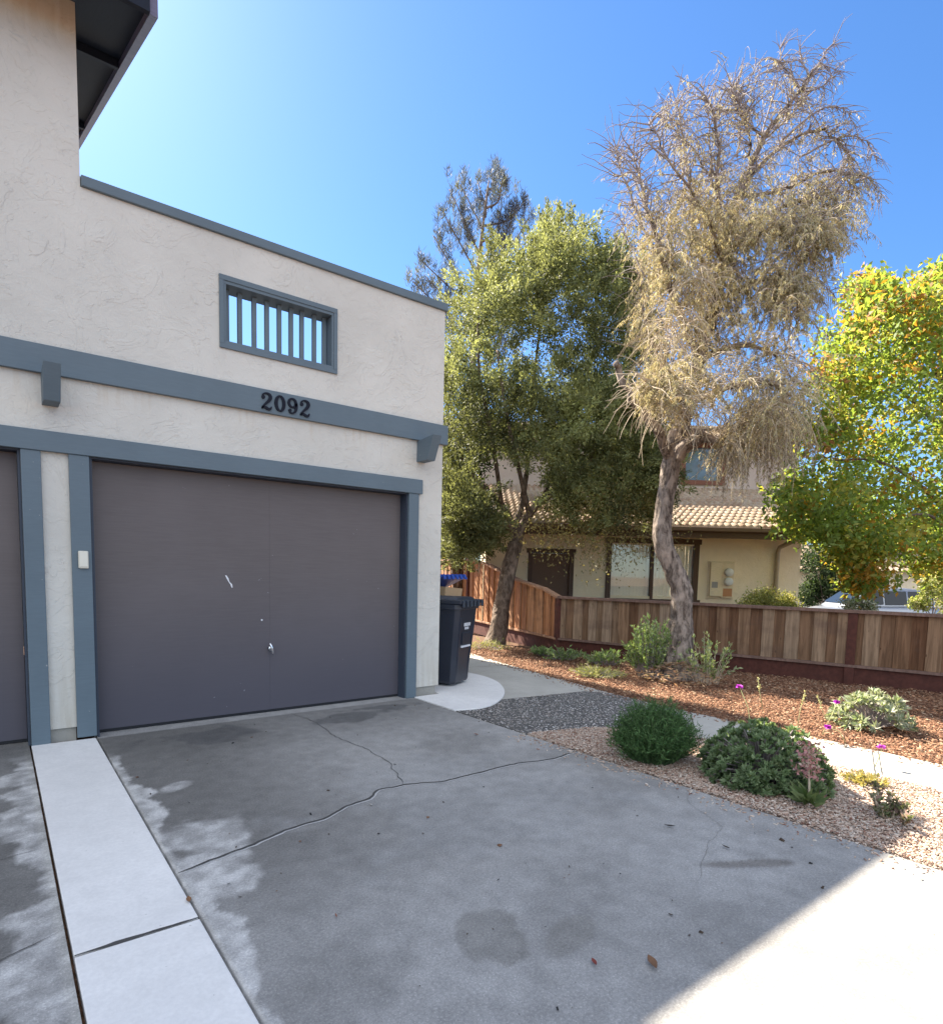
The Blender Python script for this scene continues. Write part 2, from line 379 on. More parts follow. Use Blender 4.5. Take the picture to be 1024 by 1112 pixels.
def tone_left(x, y):
    n = fb(x, y, 0.9, 5, 23.1); n2 = fb(x, y, 4.0, 4, 29.0); n3 = fb(x, y, 14.0, 3, 21.0)
    c = lerp3(GREY, DARK, 0.75+0.3*n)
    edge = (-0.45 - x) - (0.05 + 0.30*max(0, fb(0.0, y, 1.5, 4, 16.0)+0.22) + 0.07*n2)
    c = lerp3(c, LITE, (1-sstep(-0.008, 0.012, edge))*sstep(0.2, 0.6, -y)*(0.45+0.5*max(0, n3+0.3)))
    return tuple(v*(1+0.22*n3+0.08*n2) for v in c)
t = NT('drive_concrete'); p = t.pos(); c = t.attr('Col'); f = t.noise(p, 70, 4, 0.6); m = t.noise(p, 11, 5, 0.65, 0.5); sp = t.noise(p, 40, 2, 0.5)
sc_ = t.noise(t.pos((1, 9, 1)), 3, 4, 0.6)
c = t.mix(t.mr(f, 0.25, 0.75, 0.35, 0), c, t.mix(1.0, c, (0.55, 0.55, 0.56), 'MULTIPLY'))
c = t.mix(t.mr(m, 0.3, 0.7, 0.0, 0.16), c, t.mix(1.0, c, (1.45, 1.44, 1.42), 'MULTIPLY'))
g1 = t.noise(p, 85, 4, 0.75); g2 = t.noise(p, 150, 2, 0.6); pit = t.n('TexVoronoi'); pit.inputs['Scale'].default_value = 55; t.l(p, pit.inputs['Vector'])
c = t.mix(t.mr(g1, 0.35, 0.65, 0.5, 0), c, t.mix(1.0, c, (0.50, 0.50, 0.51), 'MULTIPLY')); c = t.mix(t.mr(g2, 0.52, 0.70, 0, 0.55), c, t.mix(1.0, c, (1.7, 1.68, 1.64), 'MULTIPLY'))
c = t.mix(t.mr(pit.outputs[0], 0.10, 0.05, 0, 0.45), c, (0.08, 0.075, 0.07))
c = t.mix(t.mr(sp, 0.73, 0.76, 0, 0.5), c, (0.06, 0.05, 0.04)); c = t.mix(t.mr(sc_, 0.68, 0.72, 0, 0.16), c, (0.5, 0.5, 0.5))
DRIVE = t.bsdf(c, 0.86, 0.22, bump=t.math('ADD', f, m), bstr=0.3, bdist=0.004)
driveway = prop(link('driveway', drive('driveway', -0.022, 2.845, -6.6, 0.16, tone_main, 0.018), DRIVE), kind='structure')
drive2 = prop(link('driveway', drive('driveway_side', -3.2, -0.448, -7.0, 0.16, tone_left, 0.024), DRIVE), kind='structure')
def crack(pts, w, name='crack', mat=BLACKM, parent=driveway, z=0.004, wob=0.012, off=0.0):
    P = []
    for a, b in zip(pts[:-1], pts[1:]):
        n = max(2, int(math.dist(a, b)/0.03))
        for i in range(n): P.append((a[0]+(b[0]-a[0])*i/n, a[1]+(b[1]-a[1])*i/n))
    P.append(pts[-1]); V = []
    for i, (x, y) in enumerate(P):
        a = P[max(i-1, 0)]; b = P[min(i+1, len(P)-1)]; d = Vector((b[0]-a[0], b[1]-a[1])).normalized(); nn = Vector((-d.y, d.x))
        k = wob*(mn.noise(Vector((x*9, y*9, 1.7)))+0.6*mn.noise(Vector((x*30, y*30, 4.1)))) + off
        ww = w*(0.45+0.9*abs(mn.noise(Vector((x*14, y*14, 8)))))*min(1, 0.3+min(i, len(P)-1-i)/4)
        V.append((x+nn.x*(k+ww), y+nn.y*(k+ww), z)); V.append((x+nn.x*(k-ww), y+nn.y*(k-ww), z))
    Q = [(2*i, 2*i+1, 2*i+3, 2*i+2) for i in range(len(P)-1)]
    return link(name, np_mesh(name, V, Q), mat, parent)
CRACKM = m_plain('crack_dark', (0.05, 0.048, 0.045), 0.9)  # dark ribbon colour for cracks and joints
PALEM = m_plain('crack_lip', (0.42, 0.41, 0.40), 0.9)
FAINTM = m_plain('hairline_crack', (0.16, 0.15, 0.14), 0.9)
main_crack = [(-0.02, -2.63), (0.31, -2.54), (0.52, -2.46), (0.74, -2.44), (0.9, -2.36), (1.08, -2.32), (1.2, -2.22), (1.38, -2.24), (1.6, -2.32), (1.91, -2.32), (2.2, -2.30), (2.54, -2.38), (2.83, -2.34)]
crack(main_crack, 0.011, mat=CRACKM); crack(main_crack, 0.008, 'crack_lip', PALEM, z=0.002, off=-0.014)
crack([(1.38, -2.24), (1.52, -1.8), (1.55, -1.45), (1.5, -0.9), (1.57, -0.48), (1.5, -0.02)], 0.004, mat=CRACKM, wob=0.02)
crack([(2.83, -3.3), (2.6, -3.45), (2.45, -3.75), (2.2, -3.82), (1.8, -4.0)], 0.0016, mat=FAINTM, wob=0.02)
crack([(-0.46, -2.0), (-0.8, -2.1), (-1.4, -2.05)], 0.003, mat=CRACKM, parent=drive2, wob=0.02)
crack([(-0.46, -2.85), (-0.9, -3.0), (-1.5, -2.95)], 0.003, mat=CRACKM, parent=drive2, wob=0.02)
# new concrete strip
for y0, y1 in ((-3.03, -0.03), (-6.2, -3.05), ):
    o = MB().box(-0.436, -0.034, y0, y1, -0.09, 0.004).build('concrete_strip', STRIP, bevel=0.004); prop(o, kind='structure')
crack([(-0.434, -3.04), (-0.036, -3.04)], 0.013, 'joint', CRACKM, o, z=0.0045, wob=0.002)
# curved pale pad behind the corner
curve = [(2.86, -0.74), (3.11, -0.80), (3.35, -0.74), (3.62, -0.56), (3.88, -0.31), (4.08, -0.04), (4.24, 0.26), (4.33, 0.6), (4.32, 0.95), (4.25, 1.5), (4.15, 2.65)]
def smooth(pts, n=6):
    out = []
    for i in range(len(pts)-1):
        p0, p1, p2, p3 = [Vector((*pts[max(0, min(len(pts)-1, k))][:2], 0)) for k in (i-1, i, i+1, i+2)]
        for k in range(n):
            s = k/n
            q = 0.5*((2*p1)+(p2-p0)*s+(2*p0-5*p1+4*p2-p3)*s*s+(3*p1-p0-3*p2+p3)*s**3); out.append((q.x, q.y))
    out.append(tuple(pts[-1][:2])); return out
cs = smooth(curve)
prop(MB().prism([(2.86, -0.02)] + cs + [(3.19, 2.65), (3.19, -0.02)], -0.09, 0.008).build('concrete_pad', STRIP, bevel=0.006), kind='structure')
# walkway
far = [(6.5, 5.6), (5.95, 3.6), (5.51, 2.2), (5.26, 1.0), (5.08, 0.0), (4.95, -0.8), (4.86, -1.5), (4.85, -2.3), (4.90, -3.3), (4.91, -4.1), (4.95, -5.2), (5.1, -8)]
nearp = [(4.25, -8), (4.18, -5.2), (4.2, -4.1), (4.14, -3.3), (3.98, -2.6), (3.78, -2.2)]
FARS = smooth(far, 4)
walk_poly = FARS + smooth(nearp, 4) + [(3.5, -1.95), (2.90, -1.78), (2.90, -0.5), (4.0, 2.6), (4.6, 5.6)]
prop(MB().prism(walk_poly, -0.1, -0.006).build('walkway', PATH), kind='structure')
t = NT('exposed_aggregate'); p = t.pos()
v = t.n('TexVoronoi'); v.inputs['Scale'].default_value = 46; v.inputs['Randomness'].default_value = 1; t.l(p, v.inputs['Vector'])
hs = t.n('SeparateColor'); t.l(v.outputs['Color'], hs.inputs[0])
col = t.ramp(hs.outputs[0], [(0.0, (0.19, 0.175, 0.16)), (0.4, (0.34, 0.315, 0.285)), (0.7, (0.46, 0.425, 0.385)), (0.84, (0.48, 0.39, 0.32)), (0.92, (0.85, 0.82, 0.78))])
col = t.mix(t.mr(v.outputs[0], 0.30, 0.5), col, (0.06, 0.057, 0.053)); big = t.noise(p, 1.2, 4, 0.6); col = t.mix(t.mr(big, 0.4, 0.7, 0, 0.4), col, (0.12, 0.115, 0.105))
AGG = t.bsdf(col, 0.75, 0.3, bump=t.math('SUBTRACT', 1.0, v.outputs[0]), bstr=0.9, bdist=0.012)
agg = [(2.868, -0.76)] + [(x, y) for x, y in smooth([(2.9, -0.765), (3.11, -0.815), (3.35, -0.755), (3.60, -0.585)], 3)] + [(4.72, -0.74), (4.90, -0.95), (4.86, -1.48), (4.3, -1.85), (3.78, -2.16), (3.5, -1.93), (2.868, -1.76)]
prop(MB().prism(agg, -0.09, -0.001).build('aggregate_paving', AGG), kind='structure')
for a, b in (((4.86, -2.02), (4.02, -2.62)), ((4.91, -3.62), (4.16, -3.90)), ((4.92, -3.66), (4.17, -3.94)), ((4.95, -5.2), (4.2, -5.3)), ((5.3, 1.2), (4.3, 1.4))):
    crack([a, b], 0.006, 'joint', CRACKM, bpy.data.objects['walkway'], z=-0.003, wob=0.0)
# chip bed beside the drive
t = NT('chip_bed'); b = t.noise(t.pos(), 45, 4, 0.7)
CHIPBED = t.bsdf(t.ramp(b, [(0.3, (0.10, 0.07, 0.055)), (0.5, (0.30, 0.23, 0.18)), (0.7, (0.5, 0.42, 0.35))]), 0.95, 0.1, bump=b, bstr=1.0, bdist=0.02)
bed = [(2.865, -1.75)] + [(3.5, -1.92), (3.78, -2.15)] + smooth(nearp, 4)[::-1] + [(4.25, -8), (2.865, -8)]
prop(MB().prism(bed, -0.1, -0.015).build('chip_bed', CHIPBED), kind='structure')
def inside(P, poly):
    x, y = P[:, 0], P[:, 1]; r = np.zeros(len(P), bool); n = len(poly)
    for i in range(n):
        x0, y0 = poly[i]; x1, y1 = poly[(i+1) % n]
        c = ((y0 > y) != (y1 > y)) & (x < (x1-x0)*(y-y0)/((y1-y0) if y1 != y0 else 1e-9)+x0); r ^= c
    return r
def flakes(name, P, L, W, T, col, tilt=0.5):
    n = len(P); a = rng.uniform(0, 2*np.pi, n); D = np.stack([np.cos(a), np.sin(a), rng.normal(0, tilt*0.4, n)], 1); D = unit(D)
    Z = unit(np.stack([rng.normal(0, tilt, n), rng.normal(0, tilt, n), np.ones(n)], 1)); S = unit(np.cross(Z, D)); N = np.cross(D, S)
    L = L[:, None]; W = W[:, None]; T = T[:, None]
    k = [(-1, -1, -1), (1, -.6, -1), (1, .7, -1), (-1, 1, -1), (-.8, -.8, 1), (.9, -.6, 1), (.8, .6, 1), (-1, .8, 1)]
    V = np.stack([P + D*L*0.5*i + S*W*0.5*j + N*T*0.5*h for i, j, h in k], 1).reshape(-1, 3)
    f = np.array([(4, 5, 6, 7), (0, 1, 5, 4), (1, 2, 6, 5), (2, 3, 7, 6), (3, 0, 4, 7)])
    Q = (np.arange(n)[:, None, None]*8 + f[None]).reshape(-1, 4)
    return np_mesh(name, V, Q, np.repeat(col, 8, axis=0))
t = NT('loose_chips'); CHIPS = t.bsdf(t.attr('Col'), 0.9, 0.12)
def palette(n, cols, wts, var=0.25):
    c = np.array(cols)[rng.choice(len(cols), n, p=np.array(wts)/sum(wts))]
    return c*rng.uniform(1-var, 1+var, (n, 1))
n = 70000; P = np.stack([rng.uniform(2.87, 4.3, n), -1.75 - 3.9*rng.random(n)**1.15, rng.uniform(-0.012, 0.012, n)], 1); P = P[inside(P, bed)]
m_ = 420; sp_ = np.stack([2.84-np.abs(rng.normal(0, .09, m_)), rng.uniform(-5.2, -1.75, m_), np.full(m_, .004)], 1); m2_ = 260; yy_ = rng.uniform(-5, -2.3, m2_); sp2 = np.stack([np.interp(yy_, [-5.2, -4.1, -3.3, -2.6], [4.18, 4.2, 4.14, 3.98])+np.abs(rng.normal(0, .1, m2_)), yy_, np.full(m2_, -.003)], 1)
P = np.concatenate([P, sp_, sp2]); n = len(P)
prop(link('wood_chips', flakes('wood_chips', P, rng.uniform(0.008, 0.024, n), rng.uniform(0.004, 0.009, n), rng.uniform(0.002, 0.005, n),
     palette(n, [(0.42, 0.30, 0.225), (0.50, 0.39, 0.31), (0.33, 0.21, 0.15), (0.20, 0.09, 0.06), (0.56, 0.48, 0.40)], [4, 4, 2, 0.9, 2])), CHIPS), kind='stuff', label='pale pinkish wood chips covering the bed beside the driveway', cat='wood chips')
def xfar(y):
    yy = np.array([p[1] for p in FARS])[::-1]; xx = np.array([p[0] for p in FARS])[::-1]
    return np.interp(y, yy, xx)
n = 120000; y = rng.uniform(-6.0, 4.6, n); x = xfar(y) + 0.02 + rng.random(n)*(4.2)
P = np.stack([x, y, rng.uniform(-0.03, 0.0, n)], 1)
m_ = 700; yy_ = rng.uniform(-5, 3, m_); P = np.concatenate([P, np.stack([xfar(yy_)-np.abs(rng.normal(0, .09, m_)), yy_, np.full(m_, -.002)], 1)])
keep = ((P[:, :2]-FA) @ fn) < 0.0
keep &= (P[:, 0] < 7.2+0.3*P[:, 1]+0.6) | (P[:, 1] < 1.9)
P = P[keep]
P[:, 2] += 0.03*np.array([mn.noise(Vector((a*1.3, b*1.3, 0))) for a, b in P[:, :2]])*np.clip((P[:, 0]-xfar(P[:, 1]))/0.4, 0, 1)
n = len(P)
prop(link('bark_mulch', flakes('bark_mulch', P, rng.uniform(0.012, 0.042, n), rng.uniform(0.005, 0.012, n), rng.uniform(0.002, 0.007, n),
     palette(n, [(0.22, 0.108, 0.06), (0.15, 0.07, 0.04), (0.31, 0.175, 0.105), (0.09, 0.042, 0.026), (0.44, 0.31, 0.20)], [4, 4, 2.4, 2, 0.7])), CHIPS), kind='stuff', label='reddish brown bark mulch between the walkway and the fence', cat='mulch')

# ------------------------------------------------------------------ townhouse with the garage
house = thing('townhouse', 'grey stucco townhouse with two dark garage doors and slate blue trim boards', 'house')
def wall_grid(mb, xsplit, zsplit, solid, y0, y1):
    """wall in the xz plane between y0 and y1, cells (i,j) kept where solid(cx,cz)"""
    nx, nz = len(xsplit)-1, len(zsplit)-1
    S = lambda i, j: 0 <= i < nx and 0 <= j < nz and solid((xsplit[i]+xsplit[i+1])/2, (zsplit[j]+zsplit[j+1])/2)
    for i in range(nx):
        for j in range(nz):
            if not S(i, j): continue
            x0, x1, z0, z1 = xsplit[i], xsplit[i+1], zsplit[j], zsplit[j+1]
            mb.add([(x0, y0, z0), (x1, y0, z0), (x1, y0, z1), (x0, y0, z1)], [(0, 1, 2, 3)])
            mb.add([(x0, y1, z0), (x1, y1, z0), (x1, y1, z1), (x0, y1, z1)], [(3, 2, 1, 0)])
            if not S(i-1, j): mb.add([(x0, y0, z0), (x0, y1, z0), (x0, y1, z1), (x0, y0, z1)], [(3, 2, 1, 0)])
            if not S(i+1, j): mb.add([(x1, y0, z0), (x1, y1, z0), (x1, y1, z1), (x1, y0, z1)], [(0, 1, 2, 3)])
            if not S(i, j-1): mb.add([(x0, y0, z0), (x1, y0, z0), (x1, y1, z0), (x0, y1, z0)], [(3, 2, 1, 0)])
            if not S(i, j+1): mb.add([(x0, y0, z1), (x1, y0, z1), (x1, y1, z1), (x0, y1, z1)], [(0, 1, 2, 3)])
WX0, WX1, WZ0, WZ1 = 0.955, 1.935, 3.175, 3.685          # opening in the parapet
def solid(x, z):
    if x < -0.026 and z < 5.25 or x > -0.026 and z < 4.03: pass
    else: return False
    if -0.02 < x < 2.76 and z < 2.14: return False
    if -2.95 < x < -0.44 and z < 2.14: return False
    if WX0 < x < WX1 and WZ0 < z < WZ1: return False
    if z < 0.10: return False
    return True
mb = MB()
wall_grid(mb, [-6.5, -2.95, -0.435, -0.026, WX0, WX1, 2.76, 3.183], [0.0, 0.10, 2.14, WZ0, WZ1, 4.03, 5.25], solid, 0.0, 0.2)
mb.box(2.98, 3.183, 0.2, 6.0, 0.1, 3.55)                   # right flank of the garage and its parapet
mb.box(-6.5, -0.026, 5.6, 5.8, 0.1, 6.9)
def pent(x0, x1):                                         # side walls of the upper storey follow the roof
    b = len(mb.v)
    P = [(0.2, 0.1), (5.6, 0.1), (5.6, 6.9), (0.2, 5.25)]
    mb.add([(x, y, z) for x in (x0, x1) for y, z in P], [(0, 1, 2, 3), (7, 6, 5, 4), (0, 4, 5, 1), (1, 5, 6, 2), (2, 6, 7, 3), (3, 7, 4, 0)])
pent(-0.226, -0.026)
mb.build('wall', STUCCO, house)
MB().box(-0.023, 3.18, 0.88, 0.94, 3.975, 4.55).build('sun_block_beam', TRIM, house)
MB().box(-0.026, 2.98, 0.2, 5.6, 2.9, 3.0).build('roof_deck', DARKTRIM, house)
mb = MB(); mb.prism([(3.06, 2.72), (4.85, 2.72), (4.85, 9.5), (4.8, 9.5), (4.8, 6.7)], 3.56, 5.2); mb.box(3.186, 4.845, 2.722, 9.5, 0.0, 3.559); mb.box(-0.026, 3.183, 6.02, 9.5, 0.0, 4.0); mb.build('rear_wing', STUCCO, house)  # unseen wing, upper outline shaped to cast the walkway shadow edge
# concrete footing seen under the stucco
for x0, x1 in ((-0.318, -0.155), (2.89, 3.16), (-6.5, -2.96)): MB().box(x0, x1, 0.025, 0.2, -0.05, 0.098).build('footing', BLOCK, house)
# parapet cap
mb = MB(); mb.box(-0.022, 3.205, -0.028, 0.225, 4.03, 4.105); mb.box(2.96, 3.205, 0.225, 6.0, 3.552, 3.62); mb.build('parapet_cap', TRIM, house, bevel=0.006)
# belt board with its return on the flank
mb = MB(); mb.box(-6.5, 3.222, -0.042, -0.001, 2.67, 2.868); mb.box(3.185, 3.222, -0.001, 6.0, 2.67, 2.868); mb.build('belt_board', TRIM, house, bevel=0.004)
for bx in (-0.30, 2.86):                                  # beam-end brackets under the belt
    MB().hexa([(bx, 0.0, 2.455), (bx, -0.19, 2.455), (bx+0.1, -0.19, 2.455), (bx+0.1, 0.0, 2.455), (bx, 0.0, 2.665), (bx, -0.30, 2.69), (bx+0.1, -0.30, 2.69), (bx+0.1, 0.0, 2.665)][::1]).build('bracket', TRIM, house, bevel=0.003)
# header and posts round the doors
MB().box(-3.1, 2.915, -0.045, -0.001, 2.13, 2.274).build('door_header', TRIM, house, bevel=0.004)
for x0, x1, z0 in ((-0.435, -0.318, 0.0), (-0.152, -0.024, 0.02), (2.757, 2.878, 0.0), (-3.08, -2.955, 0.0)):
    MB().box(x0, x1, -0.034, -0.001, z0, 2.129).build('door_post', TRIM, house, bevel=0.004)
mb = MB()                                                 # painted jambs inside the openings
for x0, x1 in ((-0.02, -0.004), (2.744, 2.759), (-0.452, -0.437), (-2.948, -2.933)): mb.box(x0, x1, 0.0, 0.19, 0.0, 2.139)
mb.box(-0.004, 2.744, 0.0, 0.19, 2.118, 2.138); mb.box(-2.933, -0.452, 0.0, 0.19, 2.118, 2.138)
mb.build('door_jamb', JAMB, house)
def garage_door(x0, x1, label):
    mb = MB()
    n = 2; w_ = (x1-x0)/n
    for i in range(n):                                    # three sheets of siding with tight seams
        mb.box(x0+i*w_+(0.0006 if i else 0), x0+(i+1)*w_-(0 if i else 0.0006), 0.115+0.0012*i, 0.15, 0.028, 2.115)
    mb.box(x0+0.01, x1-0.01, 0.151, 0.17, 0.03, 2.1)
    d = mb.build('garage_door', DOOR, house); d['label'] = label
    MB().box(x0, x1, 0.12, 0.16, 0.006, 0.0275).build('bottom_seal', BLACKM, d)
    return d
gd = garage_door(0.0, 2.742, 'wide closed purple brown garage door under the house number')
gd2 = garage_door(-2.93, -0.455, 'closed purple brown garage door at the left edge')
mb = MB(); mb.tube([(1.372, 0.114, 0.60), (1.372, 0.085, 0.60)], [0.026, 0.02], 14); mb.tube([(1.372, 0.085, 0.60), (1.372, 0.066, 0.60)], 0.009, 8)
mb.tube([(1.352, 0.066, 0.655), (1.362, 0.058, 0.63), (1.372, 0.06, 0.60), (1.376, 0.058, 0.565), (1.38, 0.064, 0.545)], [0.006, 0.011, 0.013, 0.010, 0.005], 8)
mb.build('handle', CHROME, gd)
mb = MB()
def smear(pts, ws, y=0.1125):
    vs = []; 
    for (x, z_), w_ in zip(pts, ws): vs += [(x-w_, y, z_), (x+w_, y, z_)]
    mb.add(vs, [(2*i, 2*i+1, 2*i+3, 2*i+2) for i in range(len(pts)-1)])
smear([(0.985, 1.262), (1.0, 1.235), (1.012, 1.205), (1.03, 1.185), (1.038, 1.155)], [0.006, 0.008, 0.004, 0.008, 0.004])
mb.build('paint_scuff', WHITESCUFF, gd); mb = MB()
mb.add([(1.297+0.008*math.cos(a*0.785), 0.1125, 0.862+0.008*math.sin(a*0.785)) for a in range(8)], [tuple(range(8))])
mb.build('paint_chip', WHITESCUFF, gd)
# keypad on the post
kp = MB().box(-0.113, -0.048, -0.058, -0.034, 1.30, 1.43).build('keypad', WHITEPL, house, bevel=0.008)
mb = MB(); mb.box(-0.106, -0.055, -0.0605, -0.0585, 1.315, 1.42); mb.build('cover', m_plain('keypad_cover', (0.7, 0.66, 0.55), 0.4), kp)
# framed opening with bars
win = MB()
fx0, fx1, fz0, fz1 = 0.922, 1.968, 3.140, 3.722
win.box(fx0, fx1, -0.018, -0.001, fz1-0.042, fz1); win.box(fx0, fx1, -0.018, -0.001, fz0, fz0+0.036)
win.box(fx0, fx0+0.036, -0.018, -0.001, fz0+0.036, fz1-0.042); win.box(fx1-0.036, fx1, -0.018, -0.001, fz0+0.036, fz1-0.042)
wf = win.build('barred_opening', TRIM, house, bevel=0.003)
ln = MB()
ln.box(WX0+0.003, WX1-0.003, -0.010, 0.2, WZ1-0.03, WZ1-0.002); ln.box(WX0+0.003, WX1-0.003, -0.010, 0.2, WZ0+0.002, WZ0+0.03)
ln.box(WX0+0.003, WX0+0.022, -0.010, 0.2, WZ0+0.03, WZ1-0.03); ln.box(WX1-0.022, WX1-0.003, -0.010, 0.2, WZ0+0.03, WZ1-0.03)
ln.build('frame', TRIM, wf, bevel=0.002)
for u in (246, 260.2, 275.8, 289.6, 303, 315.8, 327.5, 341, 351.8):
    r = at(u, 350, 1.0)-CP; k = (0.10-CP[1])/r[1]; bx = CP[0]+r[0]*k
    MB().box(bx-0.019, bx+0.019, 0.085, 0.115, WZ0+0.031, WZ1-0.031).build('bar', TRIM, wf, bevel=0.002)
# house number 2092
def digit(ch, x, z, h, parent):
    mb = MB(); y0, y1 = -0.0425, -0.056
    def stroke(pts, closed=False):
        n = len(pts); vs = []
        for i, (px, pz, w_) in enumerate(pts):
            a = pts[(i-1) % n] if closed else pts[max(i-1, 0)]; b = pts[(i+1) % n] if closed else pts[min(i+1, n-1)]
            d = Vector((b[0]-a[0], b[1]-a[1])).normalized(); q = Vector((-d.y, d.x))*w_*0.5
            for yy in (y0, y1):
                vs += [(x+(px+q.x)*h, yy, z+(pz+q.y)*h), (x+(px-q.x)*h, yy, z+(pz-q.y)*h)]
        f = []
        for i in range(n if closed else n-1):
            a = 4*i; b = 4*((i+1) % n)
            f += [(a+2, a+3, b+3, b+2), (a, a+2, b+2, b), (a+3, a+1, b+1, b+3)]
        if not closed: f += [(0, 1, 3, 2), (4*n-4, 4*n-2, 4*n-1, 4*n-3)]
        mb.add(vs, f)
    def ball(px, pz, r):
        vs = [(x+(px+r*math.cos(a*math.pi/6))*h, yy, z+(pz+r*math.sin(a*math.pi/6))*h) for yy in (y0, y1-0.0005) for a in range(12)]
        mb.add(vs, [tuple(range(12, 24))] + [(i, (i+1) % 12, 12+(i+1) % 12, 12+i) for i in range(12)])
    def sm(p, k=5):
        out = []
        for i in range(len(p)-1):
            a, b, c, d = [np.array(p[max(0, min(len(p)-1, q))]) for q in (i-1, i, i+1, i+2)]
            for q in range(k):
                s = q/k; out.append(tuple(0.5*(2*b+(c-a)*s+(2*a-5*b+4*c-d)*s*s+(3*b-a-3*c+d)*s**3)))
        return out+[tuple(p[-1])]
    if ch == '2':
        stroke(sm([(-0.22, 0.70, .10), (-0.20, 0.86, .09), (-0.03, 0.95, .09), (0.17, 0.90, .15), (0.24, 0.74, .19), (0.15, 0.55, .18), (-0.04, 0.35, .13), (-0.22, 0.15, .10), (-0.27, 0.03, .06)]))
        stroke(sm([(-0.28, 0.07, .10), (-0.10, 0.13, .14), (0.08, 0.06, .16), (0.22, 0.07, .13), (0.30, 0.22, .05)])); ball(-0.19, 0.70, 0.105)
    elif ch == '0':
        stroke([(0.24*math.cos(a), 0.5+0.43*math.sin(a), 0.09+0.10*abs(math.cos(a))) for a in np.linspace(0, 2*math.pi, 29)[:-1]], True)
    else:
        stroke([(0.0+0.22*math.cos(a), 0.67+0.25*math.sin(a), 0.09+0.07*abs(math.cos(a))) for a in np.linspace(0, 2*math.pi, 25)[:-1]], True)
        stroke(sm([(0.235, 0.68, .16), (0.25, 0.45, .16), (0.18, 0.2, .14), (0.02, 0.07, .09), (-0.14, 0.09, .09), (-0.19, 0.2, .08)])); ball(-0.15, 0.21, 0.10)
    o = mb.build('house_number', BLACKPAINT, parent); o['label'] = 'black raised house number digit ' + ch
for ch, x_ in zip('2092', (1.293, 1.412, 1.523, 1.637)):
    digit(ch, x_, 2.695, 0.145, house)
# upper roof: rises 17 degrees to the back, overhang to the right and front
def rz_(y): return 5.09 + 0.31*(y+0.44)
XR = 0.40; yb = 5.7
mb = MB(); mb.hexa([(-7, -0.44, rz_(-0.44)+0.06), (XR, -0.44, rz_(-0.44)+0.06), (XR, yb, rz_(yb)+0.06), (-7, yb, rz_(yb)+0.06),
                    (-7, -0.44, rz_(-0.44)+0.16), (XR, -0.44, rz_(-0.44)+0.16), (XR, yb, rz_(yb)+0.16), (-7, yb, rz_(yb)+0.16)])
mb.hexa([(-7, yb, rz_(yb)+0.06), (XR, yb, rz_(yb)+0.06), (XR, 11, rz_(yb)-1.5), (-7, 11, rz_(yb)-1.5), (-7, yb, rz_(yb)+0.16), (XR, yb, rz_(yb)+0.16), (XR, 11, rz_(yb)-1.4), (-7, 11, rz_(yb)-1.4)])
rf = mb.build('roof', DARKTRIM, house)
mb = MB(); mb.hexa([(XR-0.04, -0.46, rz_(-0.46)), (XR+0.012, -0.46, rz_(-0.46)), (XR+0.012, yb, rz_(yb)), (XR-0.04, yb, rz_(yb)),
                    (XR-0.04, -0.46, rz_(-0.46)+0.2), (XR+0.012, -0.46, rz_(-0.46)+0.2), (XR+0.012, yb, rz_(yb)+0.2), (XR-0.04, yb, rz_(yb)+0.2)])
mb.build('rake_board', PURPLE, rf)
MB().box(-7, XR-0.041, -0.48, -0.441, rz_(-0.46), rz_(-0.46)+0.2).build('fascia', DARKTRIM, rf)
for yy in (0.75, 3.0):
    MB().hexa([(-0.025, yy, rz_(yy)-0.01), (XR-0.05, yy, rz_(yy)-0.01), (XR-0.05, yy+0.07, rz_(yy+.07)-0.01), (-0.025, yy+0.07, rz_(yy+.07)-0.01),
           (-0.025, yy, rz_(yy)+0.059), (XR-0.05, yy, rz_(yy)+0.059), (XR-0.05, yy+0.07, rz_(yy+.07)+0.059), (-0.025, yy+0.07, rz_(yy+.07)+0.059)]).build('lookout', DARKTRIM, rf)

